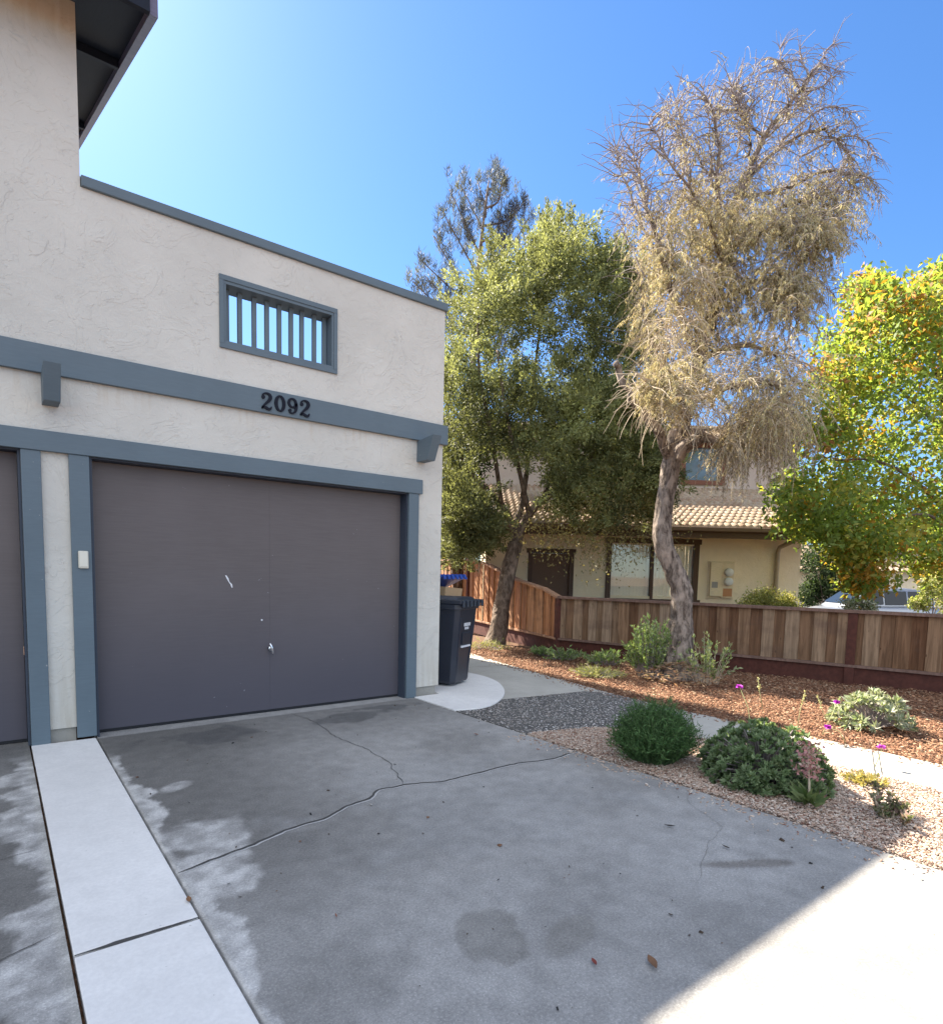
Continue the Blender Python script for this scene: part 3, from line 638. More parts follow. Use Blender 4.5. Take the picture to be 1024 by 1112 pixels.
# ------------------------------------------------------------------ wheeled bins
BINM = m_plain('bin_plastic', (0.018, 0.022, 0.034), 0.38, 0, 0.45, 0.25)
BLUEM = m_plain('blue_lid', (0.015, 0.055, 0.32), 0.4, 0, 0.4, 0.15)
RUB = m_plain('rubber', (0.012, 0.012, 0.013), 0.7)
CARD = m_plain('cardboard', (0.42, 0.29, 0.17), 0.9, 0, 0.1, 0.15)
def make_bin(loc, rz, label, lidmat, open_=0.0):
    b = thing('wheelie_bin', label, 'wheeled bin', loc, rz); b.scale = (0.94, 0.94, 0.98)
    # local: front is -y, origin on the ground at the middle
    mb = MB(); h = 0.98
    w0, w1, d0, d1 = 0.22, 0.285, 0.24, 0.33
    def ring(w_, d_, z_, c=0.05): return [(-w_+c, -d_, z_), (w_-c, -d_, z_), (w_, -d_+c, z_), (w_, d_-c, z_), (w_-c, d_, z_), (-w_+c, d_, z_), (-w_, d_-c, z_), (-w_, -d_+c, z_)]
    rings = [ring(w0, d0, 0.03), ring(w0+0.012, d0+0.012, 0.06)] + [ring(w0+(w1-w0)*s, d0+(d1-d0)*s, 0.06+(h-0.12)*s) for s in (0.3, 0.6, 1.0)] + [ring(w1+0.022, d1+0.022, h-0.06, 0.06), ring(w1+0.022, d1+0.022, h, 0.06), ring(w1-0.01, d1-0.01, h, 0.05), ring(w1-0.02, d1-0.02, h-0.25, 0.05)]
    vs = [p for r in rings for p in r]; fs = [tuple(range(8))[::-1]]
    for i in range(len(rings)-1): fs += [(i*8+k, i*8+(k+1) % 8, (i+1)*8+(k+1) % 8, (i+1)*8+k) for k in range(8)]
    fs.append(tuple(range((len(rings)-1)*8, len(rings)*8)))
    mb.add(vs, fs)
    yf = lambda z_: -(d0+(d1-d0)*(z_-0.06)/(h-0.12))
    for sx in (-1, 1):                                    # raised ribs framing the front
        mb.hexa([(sx*0.15-0.015, yf(0.1)-0.012, 0.1), (sx*0.15+0.015, yf(0.1)-0.012, 0.1), (sx*0.15+0.015, yf(0.1)+0.01, 0.1), (sx*0.15-0.015, yf(0.1)+0.01, 0.1),
                 (sx*0.20-0.015, yf(0.82)-0.012, 0.82), (sx*0.20+0.015, yf(0.82)-0.012, 0.82), (sx*0.20+0.015, yf(0.82)+0.01, 0.82), (sx*0.20-0.015, yf(0.82)+0.01, 0.82)])
    mb.hexa([(-0.11, yf(.5)-0.02, 0.5), (0.11, yf(.5)-0.02, 0.5), (0.11, yf(.5)+0.01, 0.5), (-0.11, yf(.5)+0.01, 0.5), (-0.12, yf(.64)-0.014, 0.64), (0.12, yf(.64)-0.014, 0.64), (0.12, yf(.64)+0.01, 0.64), (-0.12, yf(.64)+0.01, 0.64)])
    mb.build('body', BINM, b, bevel=0.006)
    # lid
    lm = MB(); L = 2*d1+0.05
    def lp(x, yy, zz):                                    # hinge at the back top edge
        yy = yy-(d1+0.02); c, s = math.cos(open_), math.sin(open_)
        return (x, d1+0.02+yy*c+zz*s*0 + (zz*s if open_ else 0), h+0.004+zz*c-yy*s)
    ww = w1+0.03
    P = [(-ww, -d1-0.05, 0), (ww, -d1-0.05, 0), (ww, d1+0.02, 0), (-ww, d1+0.02, 0), (-ww, -d1-0.05, 0.045), (ww, -d1-0.05, 0.045), (ww, d1+0.02, 0.045), (-ww, d1+0.02, 0.045)]
    lm.hexa([lp(*q) for q in P])
    P = [(-ww+.06, -d1+0.02, 0.0455), (ww-.06, -d1+0.02, 0.0455), (ww-.06, d1-.06, 0.0455), (-ww+.06, d1-.06, 0.0455), (-ww+.1, -d1+0.07, 0.075), (ww-.1, -d1+0.07, 0.075), (ww-.1, d1-.1, 0.075), (-ww+.1, d1-.1, 0.075)]
    lm.hexa([lp(*q) for q in P])
    for k in range(6):                                    # ridged lip
        x = -ww+0.05+k*(2*ww-0.1)/5
        lm.hexa([lp(x-.03, -d1-0.075, -0.035), lp(x+.03, -d1-0.075, -0.035), lp(x+.03, -d1-0.051, -0.035), lp(x-.03, -d1-0.051, -0.035), lp(x-.022, -d1-0.07, 0.04), lp(x+.022, -d1-0.07, 0.04), lp(x+.022, -d1-0.051, 0.04), lp(x-.022, -d1-0.051, 0.04)])
    lid = lm.build('lid', lidmat, b, bevel=0.006)
    MB().tube([(-0.2, d1+0.03, h-0.03), (-0.2, d1+0.1, h-0.02), (0.2, d1+0.1, h-0.02), (0.2, d1+0.03, h-0.03)], 0.016, 8).build('handle', BINM, b)
    for sx in (-1, 1):
        wm = MB(); wm.tube([(sx*0.235, d0+0.02, 0.11), (sx*0.285, d0+0.02, 0.11)], [0.11, 0.11], 20); wm.build('wheel', RUB, b)
    return b, yf
bin1, yf = make_bin((3.615, 0.50, 0.008), math.radians(27), 'dark navy wheeled bin with closed black lid and white markings at the garage corner', BINM)
mb = MB()                                                 # white stencilled plate and bar
def plate(x0, x1, z0, z1): mb.add([(x0, yf(z0)-0.004, z0), (x1, yf(z0)-0.004, z0), (x1, yf(z1)-0.004, z1), (x0, yf(z1)-0.004, z1)], [(0, 1, 2, 3)])
for k in range(5): plate(-0.09+k*0.037, -0.09+k*0.037+0.028, 0.715, 0.755)
for k in range(3): plate(-0.06+k*0.04, -0.06+k*0.04+0.03, 0.675, 0.705)
mb.build('marking', m_plain('stencil_white', (0.75, 0.75, 0.76), 0.6), bin1)
mb = MB(); mb.box(-0.12, 0.12, yf(.47)-0.022, yf(.47)-0.004, 0.462, 0.484); mb.build('grab_bar', m_plain('bar_white', (0.7, 0.7, 0.72), 0.5), bin1)
bin2, yf2 = make_bin((4.13, 1.45, 0.008), math.radians(20), 'recycling bin with a propped open blue lid behind the navy bin', BLUEM, math.radians(24))
cb = MB(); cb.hexa([(-0.2, -0.26, 0.8), (0.22, -0.24, 0.8), (0.22, 0.16, 0.8), (-0.2, 0.16, 0.8), (-0.2, -0.30, 1.13), (0.25, -0.27, 1.10), (0.22, 0.0, 1.12), (-0.2, 0.0, 1.14)])
cbo = cb.build('cardboard_box', CARD); cbo.matrix_world = Matrix.Translation((4.13, 1.45, 0.008)) @ Matrix.Rotation(math.radians(20), 4, 'Z')
prop(cbo, 'brown cardboard box poking out under the blue bin lid', 'box')

# ------------------------------------------------------------------ fences
WOODGREY = m_wood('weathered_redwood', [(0.0, (0.22, 0.115, 0.06)), (0.25, (0.31, 0.185, 0.105)), (0.5, (0.36, 0.25, 0.16)), (0.7, (0.26, 0.145, 0.08)), (1.0, (0.42, 0.305, 0.205))])
WOODSHADE = m_wood('shaded_redwood', [(0.0, (0.16, 0.075, 0.038)), (0.5, (0.24, 0.135, 0.075)), (1.0, (0.31, 0.20, 0.12))])  # set-back boards: darker redwood tones that include recess shade
WOODRED = m_wood('fresh_redwood', [(0.0, (0.36, 0.15, 0.07)), (0.4, (0.58, 0.29, 0.14)), (0.7, (0.48, 0.21, 0.10)), (1.0, (0.66, 0.37, 0.20))])
REDSTAIN = m_paint('red_stain', (0.075, 0.022, 0.014), 0.8, (4, 4, 4), 0.25, 0.3)
CAPWOOD = m_paint('cap_wood', (0.17, 0.10, 0.075), 0.85, (20, 3, 3), 0.25, 0.3)
def fence(name, label, a, b, top, post_s, mat, postmat, capmat, kick=0.24, bw=0.145, backmat=None):
    """a,b: ground ends; top(s): height; boards alternate proud / set back"""
    a = np.array(a, float); b = np.array(b, float); Ln = np.linalg.norm(b-a); d = (b-a)/Ln
    nrm = np.array([d[1], -d[0]])
    if (CP[:2]-a) @ nrm < 0: nrm = -nrm                     # towards the drive
    f = thing(name, label, 'fence', (a[0], a[1], 0))
    def bar(mb, s0, s1, o0, o1, z0a, z0b, z1a, z1b):
        P = []
        for z_ in ((z0a, z0b), (z1a, z1b)):
            for s, o, k in ((s0, o0, 0), (s1, o0, 1), (s1, o1, 1), (s0, o1, 0)):
                q = d*s+nrm*o; P.append((q[0], q[1], z_[k]))
        mb.hexa(P)
    mb = MB(); mbk = MB(); s = 0.0; k = 0
    while s < Ln-0.02:
        wd = bw*random.uniform(0.85, 1.25)*(1.1 if k % 2 else 0.9); s1 = min(s+wd, Ln)
        o = 0.022 if k % 2 == 0 else -0.004
        ov = 0.012 if k % 2 == 0 else 0
        bar(mb if k % 2 == 0 else mbk, max(0, s-ov), min(Ln, s1+ov), o-0.018, o+random.uniform(-0.003, 0.003), kick, kick, top(s)-0.03, top(s1)-0.03)
        s = s1; k += 1
    mb.build('board_panel', mat, f); mbk.build('backing_boards', backmat or mat, f)
    mb = MB(); m_ = 16
    for i in range(m_):
        s0, s1 = Ln*i/m_, Ln*(i+1)/m_
        bar(mb, s0, s1, -0.05, 0.07, top(s0)-0.028, top(s1)-0.028, top(s0)+0.012, top(s1)+0.012)
    mb.build('cap_rail', capmat, f)
    mb = MB(); bar(mb, 0, Ln, -0.03, 0.055, kick-0.035, kick-0.035, kick-0.002, kick-0.002); mb.build('bottom_rail', capmat, f)
    mb = MB(); bar(mb, 0, Ln, -0.015, 0.02, -0.08, -0.08, kick-0.037, kick-0.037); mb.build('kickboard', REDSTAIN, f)
    for s in post_s:
        mb = MB(); h = top(min(max(s, 0), Ln))-0.03
        bar(mb, s-0.055, s+0.055, -0.03, 0.05, -0.1, -0.1, h, h); mb.build('post', postmat, f, bevel=0.004)
    return f
far_end = FA + fd*12.0
Lp = float((np.array([8.40, -2.15])-FA) @ fd)
fence('low_fence', 'low weathered board fence with dark red kickboard running behind the mulch bed', FA, far_end, lambda s: 0.95, (Lp, Lp+2.4, Lp+4.8, Lp-2.15), WOODGREY, REDSTAIN, CAPWOOD, backmat=WOODSHADE)
ld = np.array([0.29, 0.957]); ld /= np.linalg.norm(ld)
HT = [(0, .95), (0.55, 1.08), (1.75, 1.22), (2.4, 1.36), (3.2, 1.52), (4.0, 1.60), (4.4, 1.63), (20, 1.70)]
fence('tall_fence', 'orange brown redwood fence stepping taller behind the wheeled bins, sunlit with leaf shadows', FA, FA+ld*8.5, lambda s: float(np.interp(s, [h[0] for h in HT], [h[1] for h in HT])), (0.0, 4.4, 7.0), WOODRED, REDSTAIN, m_paint('cap_pale', (0.36, 0.2, 0.12), 0.85, (20, 3, 3), 0.25, 0.3), bw=0.15)

# ------------------------------------------------------------------ neighbour house
HC = np.array([CP[0], CP[1], 0.0])
def H(x, y, z): p = HC + RH*x + FH*y; return (p[0], p[1], z)
nb = thing('neighbour_house', 'cream stucco house with brown door, tiled roof and meters behind the fence', 'house', H(4.2, 14.5, -0.3))
NBL = Vector(H(4.2, 14.5, -0.3))
class HB(MB):
    def hb(s, x0, x1, y0, y1, z0, z1):
        P = [H(x, y, z_) for z_ in (z0, z1) for x, y in ((x0, y0), (x1, y0), (x1, y1), (x0, y1))]
        return s.hexa([tuple(Vector(q)-NBL) for q in P])
    def q(s, pts, faces, smooth=False): return s.add([tuple(Vector(H(*p))-NBL) for p in pts], faces, smooth)
CREAM = m_stucco('cream_stucco', (0.93, 0.77, 0.53), bs=0.35); PINKW = m_stucco('upper_stucco', (0.56, 0.46, 0.40), bs=0.35)
BROWN = m_paint('brown_trim', (0.085, 0.045, 0.027)); DOORB = m_paint('brown_door', (0.14, 0.075, 0.042))
YF = 14.5
hb = HB(); hx0, hx1 = 0.3, 7.85
hb.hb(hx0, 1.38, YF, YF+.2, -0.5, 2.7); hb.hb(1.38, 2.30, YF, YF+.2, 1.84, 2.7); hb.hb(2.30, 3.24, YF, YF+.2, -0.5, 2.7)
hb.hb(3.24, 5.22, YF, YF+.2, -0.5, 0.86); hb.hb(3.24, 5.22, YF, YF+.2, 2.07, 2.7); hb.hb(5.22, 7.28, YF, YF+.2, -0.5, 2.7)
hb.hb(7.28, hx1, YF+0.25, YF+.45, -0.5, 2.7); hb.hb(7.08, 7.28, YF+.2, YF+.45, -0.5, 2.7); hb.hb(hx1-.2, hx1, YF+.45, 24, -0.5, 2.7); hb.hb(hx0, hx0+.2, YF+.2, 24, -0.5, 2.7)
hb.build('wall', CREAM, nb)
hb = HB(); uz = 3.9; YU = 18.3
wx0, wx1, wz0, wz1 = 6.15, 7.25, 4.15, 5.15
hb.hb(0.1, wx0, YU, YU+.2, 2.4, 5.7); hb.hb(wx0, wx1, YU, YU+.2, 2.4, wz0); hb.hb(wx0, wx1, YU, YU+.2, wz1, 5.7); hb.hb(wx1, 9.5, YU, YU+.2, 2.4, 5.7)
hb.hb(9.3, 9.5, YU+.2, 24, -0.5, 5.7); hb.hb(0.1, 0.3, YU+.2, 24, 2.7, 5.7); hb.build('upper_wall', PINKW, nb)
d = HB().hb(1.40, 2.28, YF+0.07, YF+.12, -0.4, 1.82).build('door', DOORB, nb)
HB().hb(1.30, 1.40, YF-.03, YF+.06, -0.4, 1.82).hb(2.28, 2.38, YF-.03, YF+.06, -0.4, 1.82).hb(1.26, 2.42, YF-.035, YF+.06, 1.82, 1.93).build('frame', BROWN, d)
hb = HB(); hb.add([], []); k = MB(); c0 = Vector(H(2.19, YF+.045, 0.62))-NBL
k.tube([c0, c0+Vector(H(0, -.07, 0))-Vector(H(0, 0, 0))], [0.025, 0.032], 10); k.build('handle', CHROME, d)
wn = HB().hb(3.14, 3.26, YF-.04, YF+.1, 0.80, 2.10).hb(5.20, 5.32, YF-.04, YF+.1, 0.80, 2.10).hb(3.10, 5.36, YF-.045, YF+.1, 2.10, 2.22).hb(3.08, 5.38, YF-.07, YF+.1, 0.70, 0.80).hb(4.20, 4.27, YF-.02, YF+.1, 0.80, 2.10).build('window', BROWN, nb)
BLIND = NT('blinds'); bp = BLIND.n('NewGeometry')
BL = m_plain('blind_slats', (0.90, 0.84, 0.68), 0.8)
hb = HB()
for i in range(24):
    x = 3.27+i*0.08
    hb.q([(x, YF+.09, 0.82), (x+.082, YF+.103, 0.82), (x+.082, YF+.103, 2.09), (x, YF+.09, 2.09)], [(0, 1, 2, 3)])
hb.build('blinds', BL, wn)
GL = NT('thin_glass'); gb = GL.n('BsdfGlossy'); gb.inputs['Roughness'].default_value = 0.03; tb = GL.n('BsdfTransparent'); mx = GL.n('MixShader'); mx.inputs[0].default_value = 0.06
GL.l(tb.outputs[0], mx.inputs[1]); GL.l(gb.outputs[0], mx.inputs[2]); GL.l(mx.outputs[0], GL.out.inputs[0])
HB().hb(3.26, 4.20, YF+.05, YF+.056, 0.80, 2.10).hb(4.27, 5.20, YF+.06, YF+.066, 0.80, 2.10).build('pane', GL.m, wn)
uw = HB().hb(wx0-.1, wx0+.02, YU-.05, YU+.1, wz0-.1, wz1+.1).hb(wx1-.02, wx1+.1, YU-.05, YU+.1, wz0-.1, wz1+.1).hb(wx0+.02, wx1-.02, YU-.05, YU+.1, wz0-.1, wz0+.03).hb(wx0+.02, wx1-.02, YU-.05, YU+.1, wz1-.03, wz1+.1).build('window', m_paint('redbrown_trim', (0.17, 0.06, 0.035)), nb)
HB().hb(wx0+.02, wx1-.02, YU+.04, YU+.05, wz0+.03, wz1-.03).build('pane', m_plain('sky_glass', (0.10, 0.14, 0.17), 0.05, 0, 0.9), uw)
# tiled roofs: corrugated courses with real steps
t = NT('clay_tile'); g = t.n('NewGeometry'); v = t.n('TexVoronoi'); v.inputs['Scale'].default_value = 4.2; t.l(t.pos(), v.inputs['Vector'])
h_ = t.n('SeparateColor'); t.l(v.outputs['Color'], h_.inputs[0])
TILE = t.bsdf(t.ramp(h_.outputs[0], [(0, (0.31, 0.20, 0.13)), (0.35, (0.38, 0.285, 0.20)), (0.7, (0.43, 0.335, 0.245)), (1, (0.34, 0.215, 0.14))]), 0.85, 0.15, bump=t.noise(t.pos(), 30, 3), bstr=0.3, bdist=0.01)
def tiles(hbm, x0, x1, y0, z0, y1, z1, cols, rows):
    n = cols*6
    for r in range(rows):
        s0, s1 = r/rows, (r+1)/rows
        vs = []
        for s, lift in ((s0, 0.075), (s1+0.02, 0.02)):
            for i in range(n+1):
                ph = (i % 6)/6*2*math.pi
                vs.append((x0+(x1-x0)*i/n, y0+(y1-y0)*s, z0+(z1-z0)*s+lift+0.035*math.cos(ph)))
        for i in range(n+1):
            ph = (i % 6)/6*2*math.pi
            vs.append((x0+(x1-x0)*i/n, y0+(y1-y0)*s0+.004, z0+(z1-z0)*s0+0.04*math.cos(ph)))
        m_ = n+1
        hbm.q(vs, [(i, i+1, m_+i+1, m_+i) for i in range(n)] + [(2*m_+i, 2*m_+i+1, i+1, i) for i in range(n)], True)
hb = HB(); tiles(hb, 0.0, 8.6, 13.82, 2.44, YU, uz, 54, 15); rf1 = hb.build('roof', TILE, nb)
hb = HB(); hb.q([(0.0, 13.84, 2.40), (8.6, 13.84, 2.40), (8.6, YU, uz-.04), (0, YU, uz-.04)], [(3, 2, 1, 0)]); hb.hb(0.0, 8.6, 13.80, 13.86, 2.22, 2.41); hb.build('fascia', BROWN, rf1)
HB().hb(0.0, 8.62, 13.69, 13.797, 2.36, 2.46).build('gutter', m_paint('gutter_brown', (0.13, 0.08, 0.05)), rf1, bevel=0.02)
hb = HB(); tiles(hb, -0.3, 9.9, 17.7, 5.5, 21.2, 6.35, 60, 11); hb.q([(-0.3, 21.2, 6.4), (9.9, 21.2, 6.4), (9.9, 24.4, 5.5), (-0.3, 24.4, 5.5)], [(0, 1, 2, 3)])
rf2 = hb.build('upper_roof', TILE, nb)
hb = HB(); hb.hb(-0.3, 9.9, 17.66, 17.72, 5.32, 5.52); hb.q([(-0.3, 17.7, 5.44), (9.9, 17.7, 5.44), (9.9, 21.2, 6.28), (-0.3, 21.2, 6.28)], [(3, 2, 1, 0)]); hb.build('fascia', BROWN, rf2)
# downspout
DS = m_paint('downspout_paint', (0.42, 0.33, 0.22))
ds = MB(); pts = [(7.35, 13.76, 2.38), (7.30, 13.9, 2.24), (7.16, 14.40, 2.08), (7.15, 14.45, 1.95), (7.15, 14.45, -0.35)]
ds.tube([tuple(Vector(H(*p))-NBL) for p in pts], 0.05, 8); ds.build('downspout', DS, nb)
# meter panel
PANEL = m_paint('meter_panel', (0.80, 0.65, 0.42))
mp_ = HB().hb(5.58, 5.86, YF-.11, YF-.001, 0.90, 1.70).hb(5.865, 6.14, YF-.09, YF-.001, 0.87, 1.68).hb(5.55, 6.17, YF-.03, YF-.0005, 0.84, 1.73).build('meter_panel', PANEL, nb, bevel=0.01)
for z_ in (1.47, 1.25):
    c0 = Vector(H(6.0, YF-.09, z_))-NBL; c1 = Vector(H(6.0, YF-.17, z_))-NBL; c2 = Vector(H(6.0, YF-.19, z_))-NBL
    k = MB(); k.tube([c0, c1, c2], [0.10, 0.095, 0.07], 18); k.build('meter', m_plain('meter_glass', (0.72, 0.72, 0.68), 0.25), mp_)
HB().hb(5.90, 6.11, YF-.097, YF-.091, 0.90, 1.09).build('sticker', m_plain('sticker', (0.50, 0.22, 0.09), 0.6), mp_)
HB().hb(5.62, 5.76, YF-.115, YF-.111, 1.10, 1.24).build('label_plate', m_plain('label_plate', (0.30, 0.28, 0.26), 0.6), mp_)

# ------------------------------------------------------------------ parked car beyond the fence
SILVER = m_plain('silver_paint', (0.30, 0.315, 0.34), 0.3, 0.5, 0.5, 0.03, 0.5); GLASSD = m_glass('car_glass')
def make_car(loc, rz):
    c = thing('parked_car', 'silver sport utility car parked beyond the low fence behind the autumn tree', 'car', loc, rz)
    # local x = forward, length 4.7
    prof = [(-2.32, .55, .95), (-2.34, .45, 1.0), (-2.1, .28, 1.03), (-1.2, .24, 1.05), (0, .24, 1.02), (0.9, .24, 0.99), (1.5, .25, .93), (2.05, .30, .82), (2.30, .42, .68), (2.34, .5, .6)]
    mb = MB(); vs = []; n = 10
    for x, zb, zt in prof:
        w_ = 0.92*(1-0.12*max(0, abs(x)-1.6)**1.5)
        for y, z_ in ((-w_*.94, zb), (-w_, zb+(zt-zb)*.35), (-w_, zb+(zt-zb)*.7), (-w_*.93, zt-.03), (-w_*.6, zt), (w_*.6, zt), (w_*.93, zt-.03), (w_, zb+(zt-zb)*.7), (w_, zb+(zt-zb)*.35), (w_*.94, zb)):
            vs.append((x, y, z_))
    fs = [(i*n+k, (i+1)*n+k, (i+1)*n+(k+1) % n, i*n+(k+1) % n) for i in range(len(prof)-1) for k in range(n)]
    fs += [tuple(range(n)), tuple(range((len(prof)-1)*n, len(prof)*n))[::-1]]
    mb.add(vs, fs, True); mb.build('body', SILVER, c)
    cab = [(-2.22, .99, 1.04, .84), (-2.0, 1.02, 1.42, .78), (-1.75, 1.03, 1.66, .70), (-0.9, 1.03, 1.74, .68), (0.0, 1.01, 1.73, .68), (0.35, 1.0, 1.66, .69), (1.25, .96, 1.02, .80)]
    mb = MB(); vs = []
    for x, zb, zt, w_ in cab:
        vs += [(x, -.86, zb), (x, -w_, zt-.03), (x, -w_*.8, zt), (x, w_*.8, zt), (x, w_, zt-.03), (x, .86, zb)]
    fs = [(i*6+k, (i+1)*6+k, (i+1)*6+k+1, i*6+k+1) for i in range(len(cab)-1) for k in range(5)] + [(0, 1, 2, 3, 4, 5), tuple(range((len(cab)-1)*6, len(cab)*6))[::-1]]
    mb.add(vs, fs, True); mb.build('cabin', SILVER, c)
    for sy in (-1, 1):
        def wq(x0, x1, s0=0, s1=0):
            a, b = sy*.866, sy*.706
            q = MB(); q.hexa([(x0, a*.995, 1.09), (x1, a*.995, 1.07), (x1, a+sy*.006, 1.07), (x0, a+sy*.006, 1.09), (x0+s0, b*.995, 1.60), (x1-s1, b*.995, 1.60), (x1-s1, b+sy*.008, 1.60), (x0+s0, b+sy*.008, 1.60)])
            q.build('side_window', GLASSD, c)
        wq(-2.0, -1.12, .28, .0); wq(-1.05, -0.22); wq(-0.15, 0.95, 0, .55)
    q = MB(); q.hexa([(0.42, -.62, 1.635), (0.42, .62, 1.635), (1.17, .72, 1.09), (1.17, -.72, 1.09), (0.45, -.62, 1.66), (0.45, .62, 1.66), (1.21, .72, 1.11), (1.21, -.72, 1.11)]); q.build('windscreen', GLASSD, c)
    q = MB(); q.hexa([(-2.14, -.7, 1.12), (-2.14, .7, 1.12), (-1.93, .62, 1.56), (-1.93, -.62, 1.56), (-2.20, -.7, 1.12), (-2.20, .7, 1.12), (-1.99, .62, 1.56), (-1.99, -.62, 1.56)]); q.build('rear_window', GLASSD, c)
    for x in (-1.4, 1.42):
        for sy in (-1, 1):
            q = MB(); q.tube([(x, sy*.70, .34), (x, sy*.94, .34)], .34, 22); w_ = q.build('wheel', RUB, c)
            q = MB(); q.tube([(x, sy*.93, .34), (x, sy*.955, .34)], [.22, .2], 18); q.build('rim', CHROME, w_)
    for sy in (-1, 1):
        MB().box(-2.36, -2.2, sy*.62-.12, sy*.62+.12, .82, 1.0).build('tail_light', m_plain('tail_red', (0.35, 0.01, 0.01), 0.2), c, bevel=0.02)
        MB().box(2.12, 2.28, sy*.62-.14, sy*.62+.14, .62, .74).build('headlight', m_plain('head_clear', (0.7, 0.72, 0.75), 0.1), c, bevel=0.02)
        MB().box(0.7, 0.88, sy*.98-.1, sy*.98+.1, 1.0, 1.14).build('mirror', SILVER, c, bevel=0.03)
    return c
cc = (at(876, 650, 24)+at(1004, 650, 24))/2
make_car((cc[0], cc[1], -0.62), math.atan2(-RH[1], -RH[0]))
prop(MB().prism([H(x, y, 0)[:2] for x, y in ((8.8, 21), (45, 21), (45, 30), (8.8, 30))], -0.66, -0.615).build('parking_lane', m_concrete('asphalt', (0.06, 0.06, 0.062))), kind='structure')

# ------------------------------------------------------------------ trees
BARK2 = m_bark('grey_bark', (0.055, 0.040, 0.032), (0.27, 0.215, 0.175)); BARK1 = m_bark('dark_bark', (0.05, 0.035, 0.026), (0.17, 0.125, 0.095)); TWIG = m_plain('dry_twig', (0.44, 0.36, 0.26), 0.9, 0, 0.1, 0.25)
TWIGG = m_plain('grey_twig', (0.26, 0.22, 0.21), 0.9, 0, 0.1, 0.25)
LEAF1 = m_leaf('olive_leaf', 0.42, (1.2, 1.15, 0.7), 0.6, 0.2); LEAF2 = m_leaf('dry_leaf', 0.3, (1.2, 1.1, 0.8), 0.8, 0.1); LEAF3 = m_leaf('autumn_leaf', 0.58, (1.35, 1.25, 0.6), 0.55, 0.25); LEAFS = m_leaf('shrub_leaf', 0.25, (1.2, 1.3, 0.6), 0.65, 0.12)
def pxpath(pts, D0): return [Vector(at(u, v, D0+dd)) for u, v, dd in pts]
def refine(P, k=4, wob=0.0):
    out = []
    for i in range(len(P)-1):
        p0, p1, p2, p3 = [P[max(0, min(len(P)-1, q))] for q in (i-1, i, i+1, i+2)]
        for j in range(k):
            s = j/k; q = 0.5*((2*p1)+(p2-p0)*s+(2*p0-5*p1+4*p2-p3)*s*s+(3*p1-p0-3*p2+p3)*s**3)
            if wob: q = q+Vector((random.uniform(-wob, wob), random.uniform(-wob, wob), random.uniform(-wob, wob)))
            out.append(q)
    out.append(P[-1]); return out
def limb(mb, P, r0, r1, n=8, k=4, wob=0.0, jit=0.06):
    Q = refine(P, k, wob); m_ = len(Q); mb.tube(Q, [r0+(r1-r0)*(i/(m_-1))**0.8 for i in range(m_)], n, True, jit); return Q
def clump_points(C, r, n, shell=0.55):
    d = rdir(n); rr = r*(shell+(1-shell)*rng.random(n))**1.0
    return C + d*rr[:, None], d

# --- tree 1: dense olive-leaved tree behind the bins
D1 = 12.0
tr = thing('leafy_tree', 'dense olive green tree with leaning dark trunk beside the tall fence', 'tree', gr(540, 697))
o1 = tr.location
mb = MB(); L = lambda P: [p-o1 for p in P]
trunk = pxpath([(536, 704, -.4), (541, 685, -.35), (546, 652, -.2), (554, 612, -.05), (560, 590, 0)], D1)
Q = refine(L(trunk), 4); mb.tube(Q, [0.30, 0.24, 0.20, 0.185, 0.18, 0.17, 0.165, 0.16, 0.16, 0.155, 0.15, 0.15, 0.15, 0.14, 0.14, 0.14, 0.14][:len(Q)], 12, True, 0.07)
br = [([(560, 590, 0), (556, 570, .1), (545, 548, .2), (525, 528, .3), (505, 505, .4), (492, 465, .5)], .085, .03),
      ([(560, 592, 0), (572, 562, -.1), (590, 543, -.2), (612, 530, -.4), (640, 500, -.7), (655, 455, -.9)], .10, .03),
      ([(558, 580, 0), (568, 540, .3), (575, 480, .5), (580, 410, .4), (590, 330, .3)], .08, .02),
      ([(575, 560, -.1), (566, 520, -.5), (550, 450, -.9), (540, 380, -.9)], .06, .02),
      ([(590, 543, -.2), (610, 480, .4), (640, 400, .8), (665, 330, .9)], .06, .02),
      ([(545, 548, .2), (535, 480, -.4), (520, 400, -.6), (520, 330, -.4)], .05, .02)]
ends = []
for p, r0, r1 in br: ends += limb(mb, L(pxpath(p, D1)), r0, r1, 7)
mb.build('trunk', BARK1, tr)
lobes = [(532,322,40),(572,295,42),(618,280,38),(652,298,38),(690,315,32),(505,352,44),(552,345,56),(605,340,56),(655,355,48),(695,372,26),(498,412,42),(545,410,56),(600,415,52),(648,410,44),
         (496,470,40),(540,470,46),(590,480,44),(632,470,46),(668,485,40),(494,525,36),(505,588,24),(527,572,20),(515,545,26),(510,570,30),(498,560,34),(690,430,34),(705,470,28),(650,440,40),(680,520,32),(716,515,22),(620,543,20),(660,548,22),(622,512,30),(650,520,34),(690,480,26),(690,515,28),(700,545,24),(660,555,20),(600,268,24),(668,280,16),(590,318,46),(565,440,50),(615,445,46),(690,430,30)]
P_, D_, C_ = [], [], []
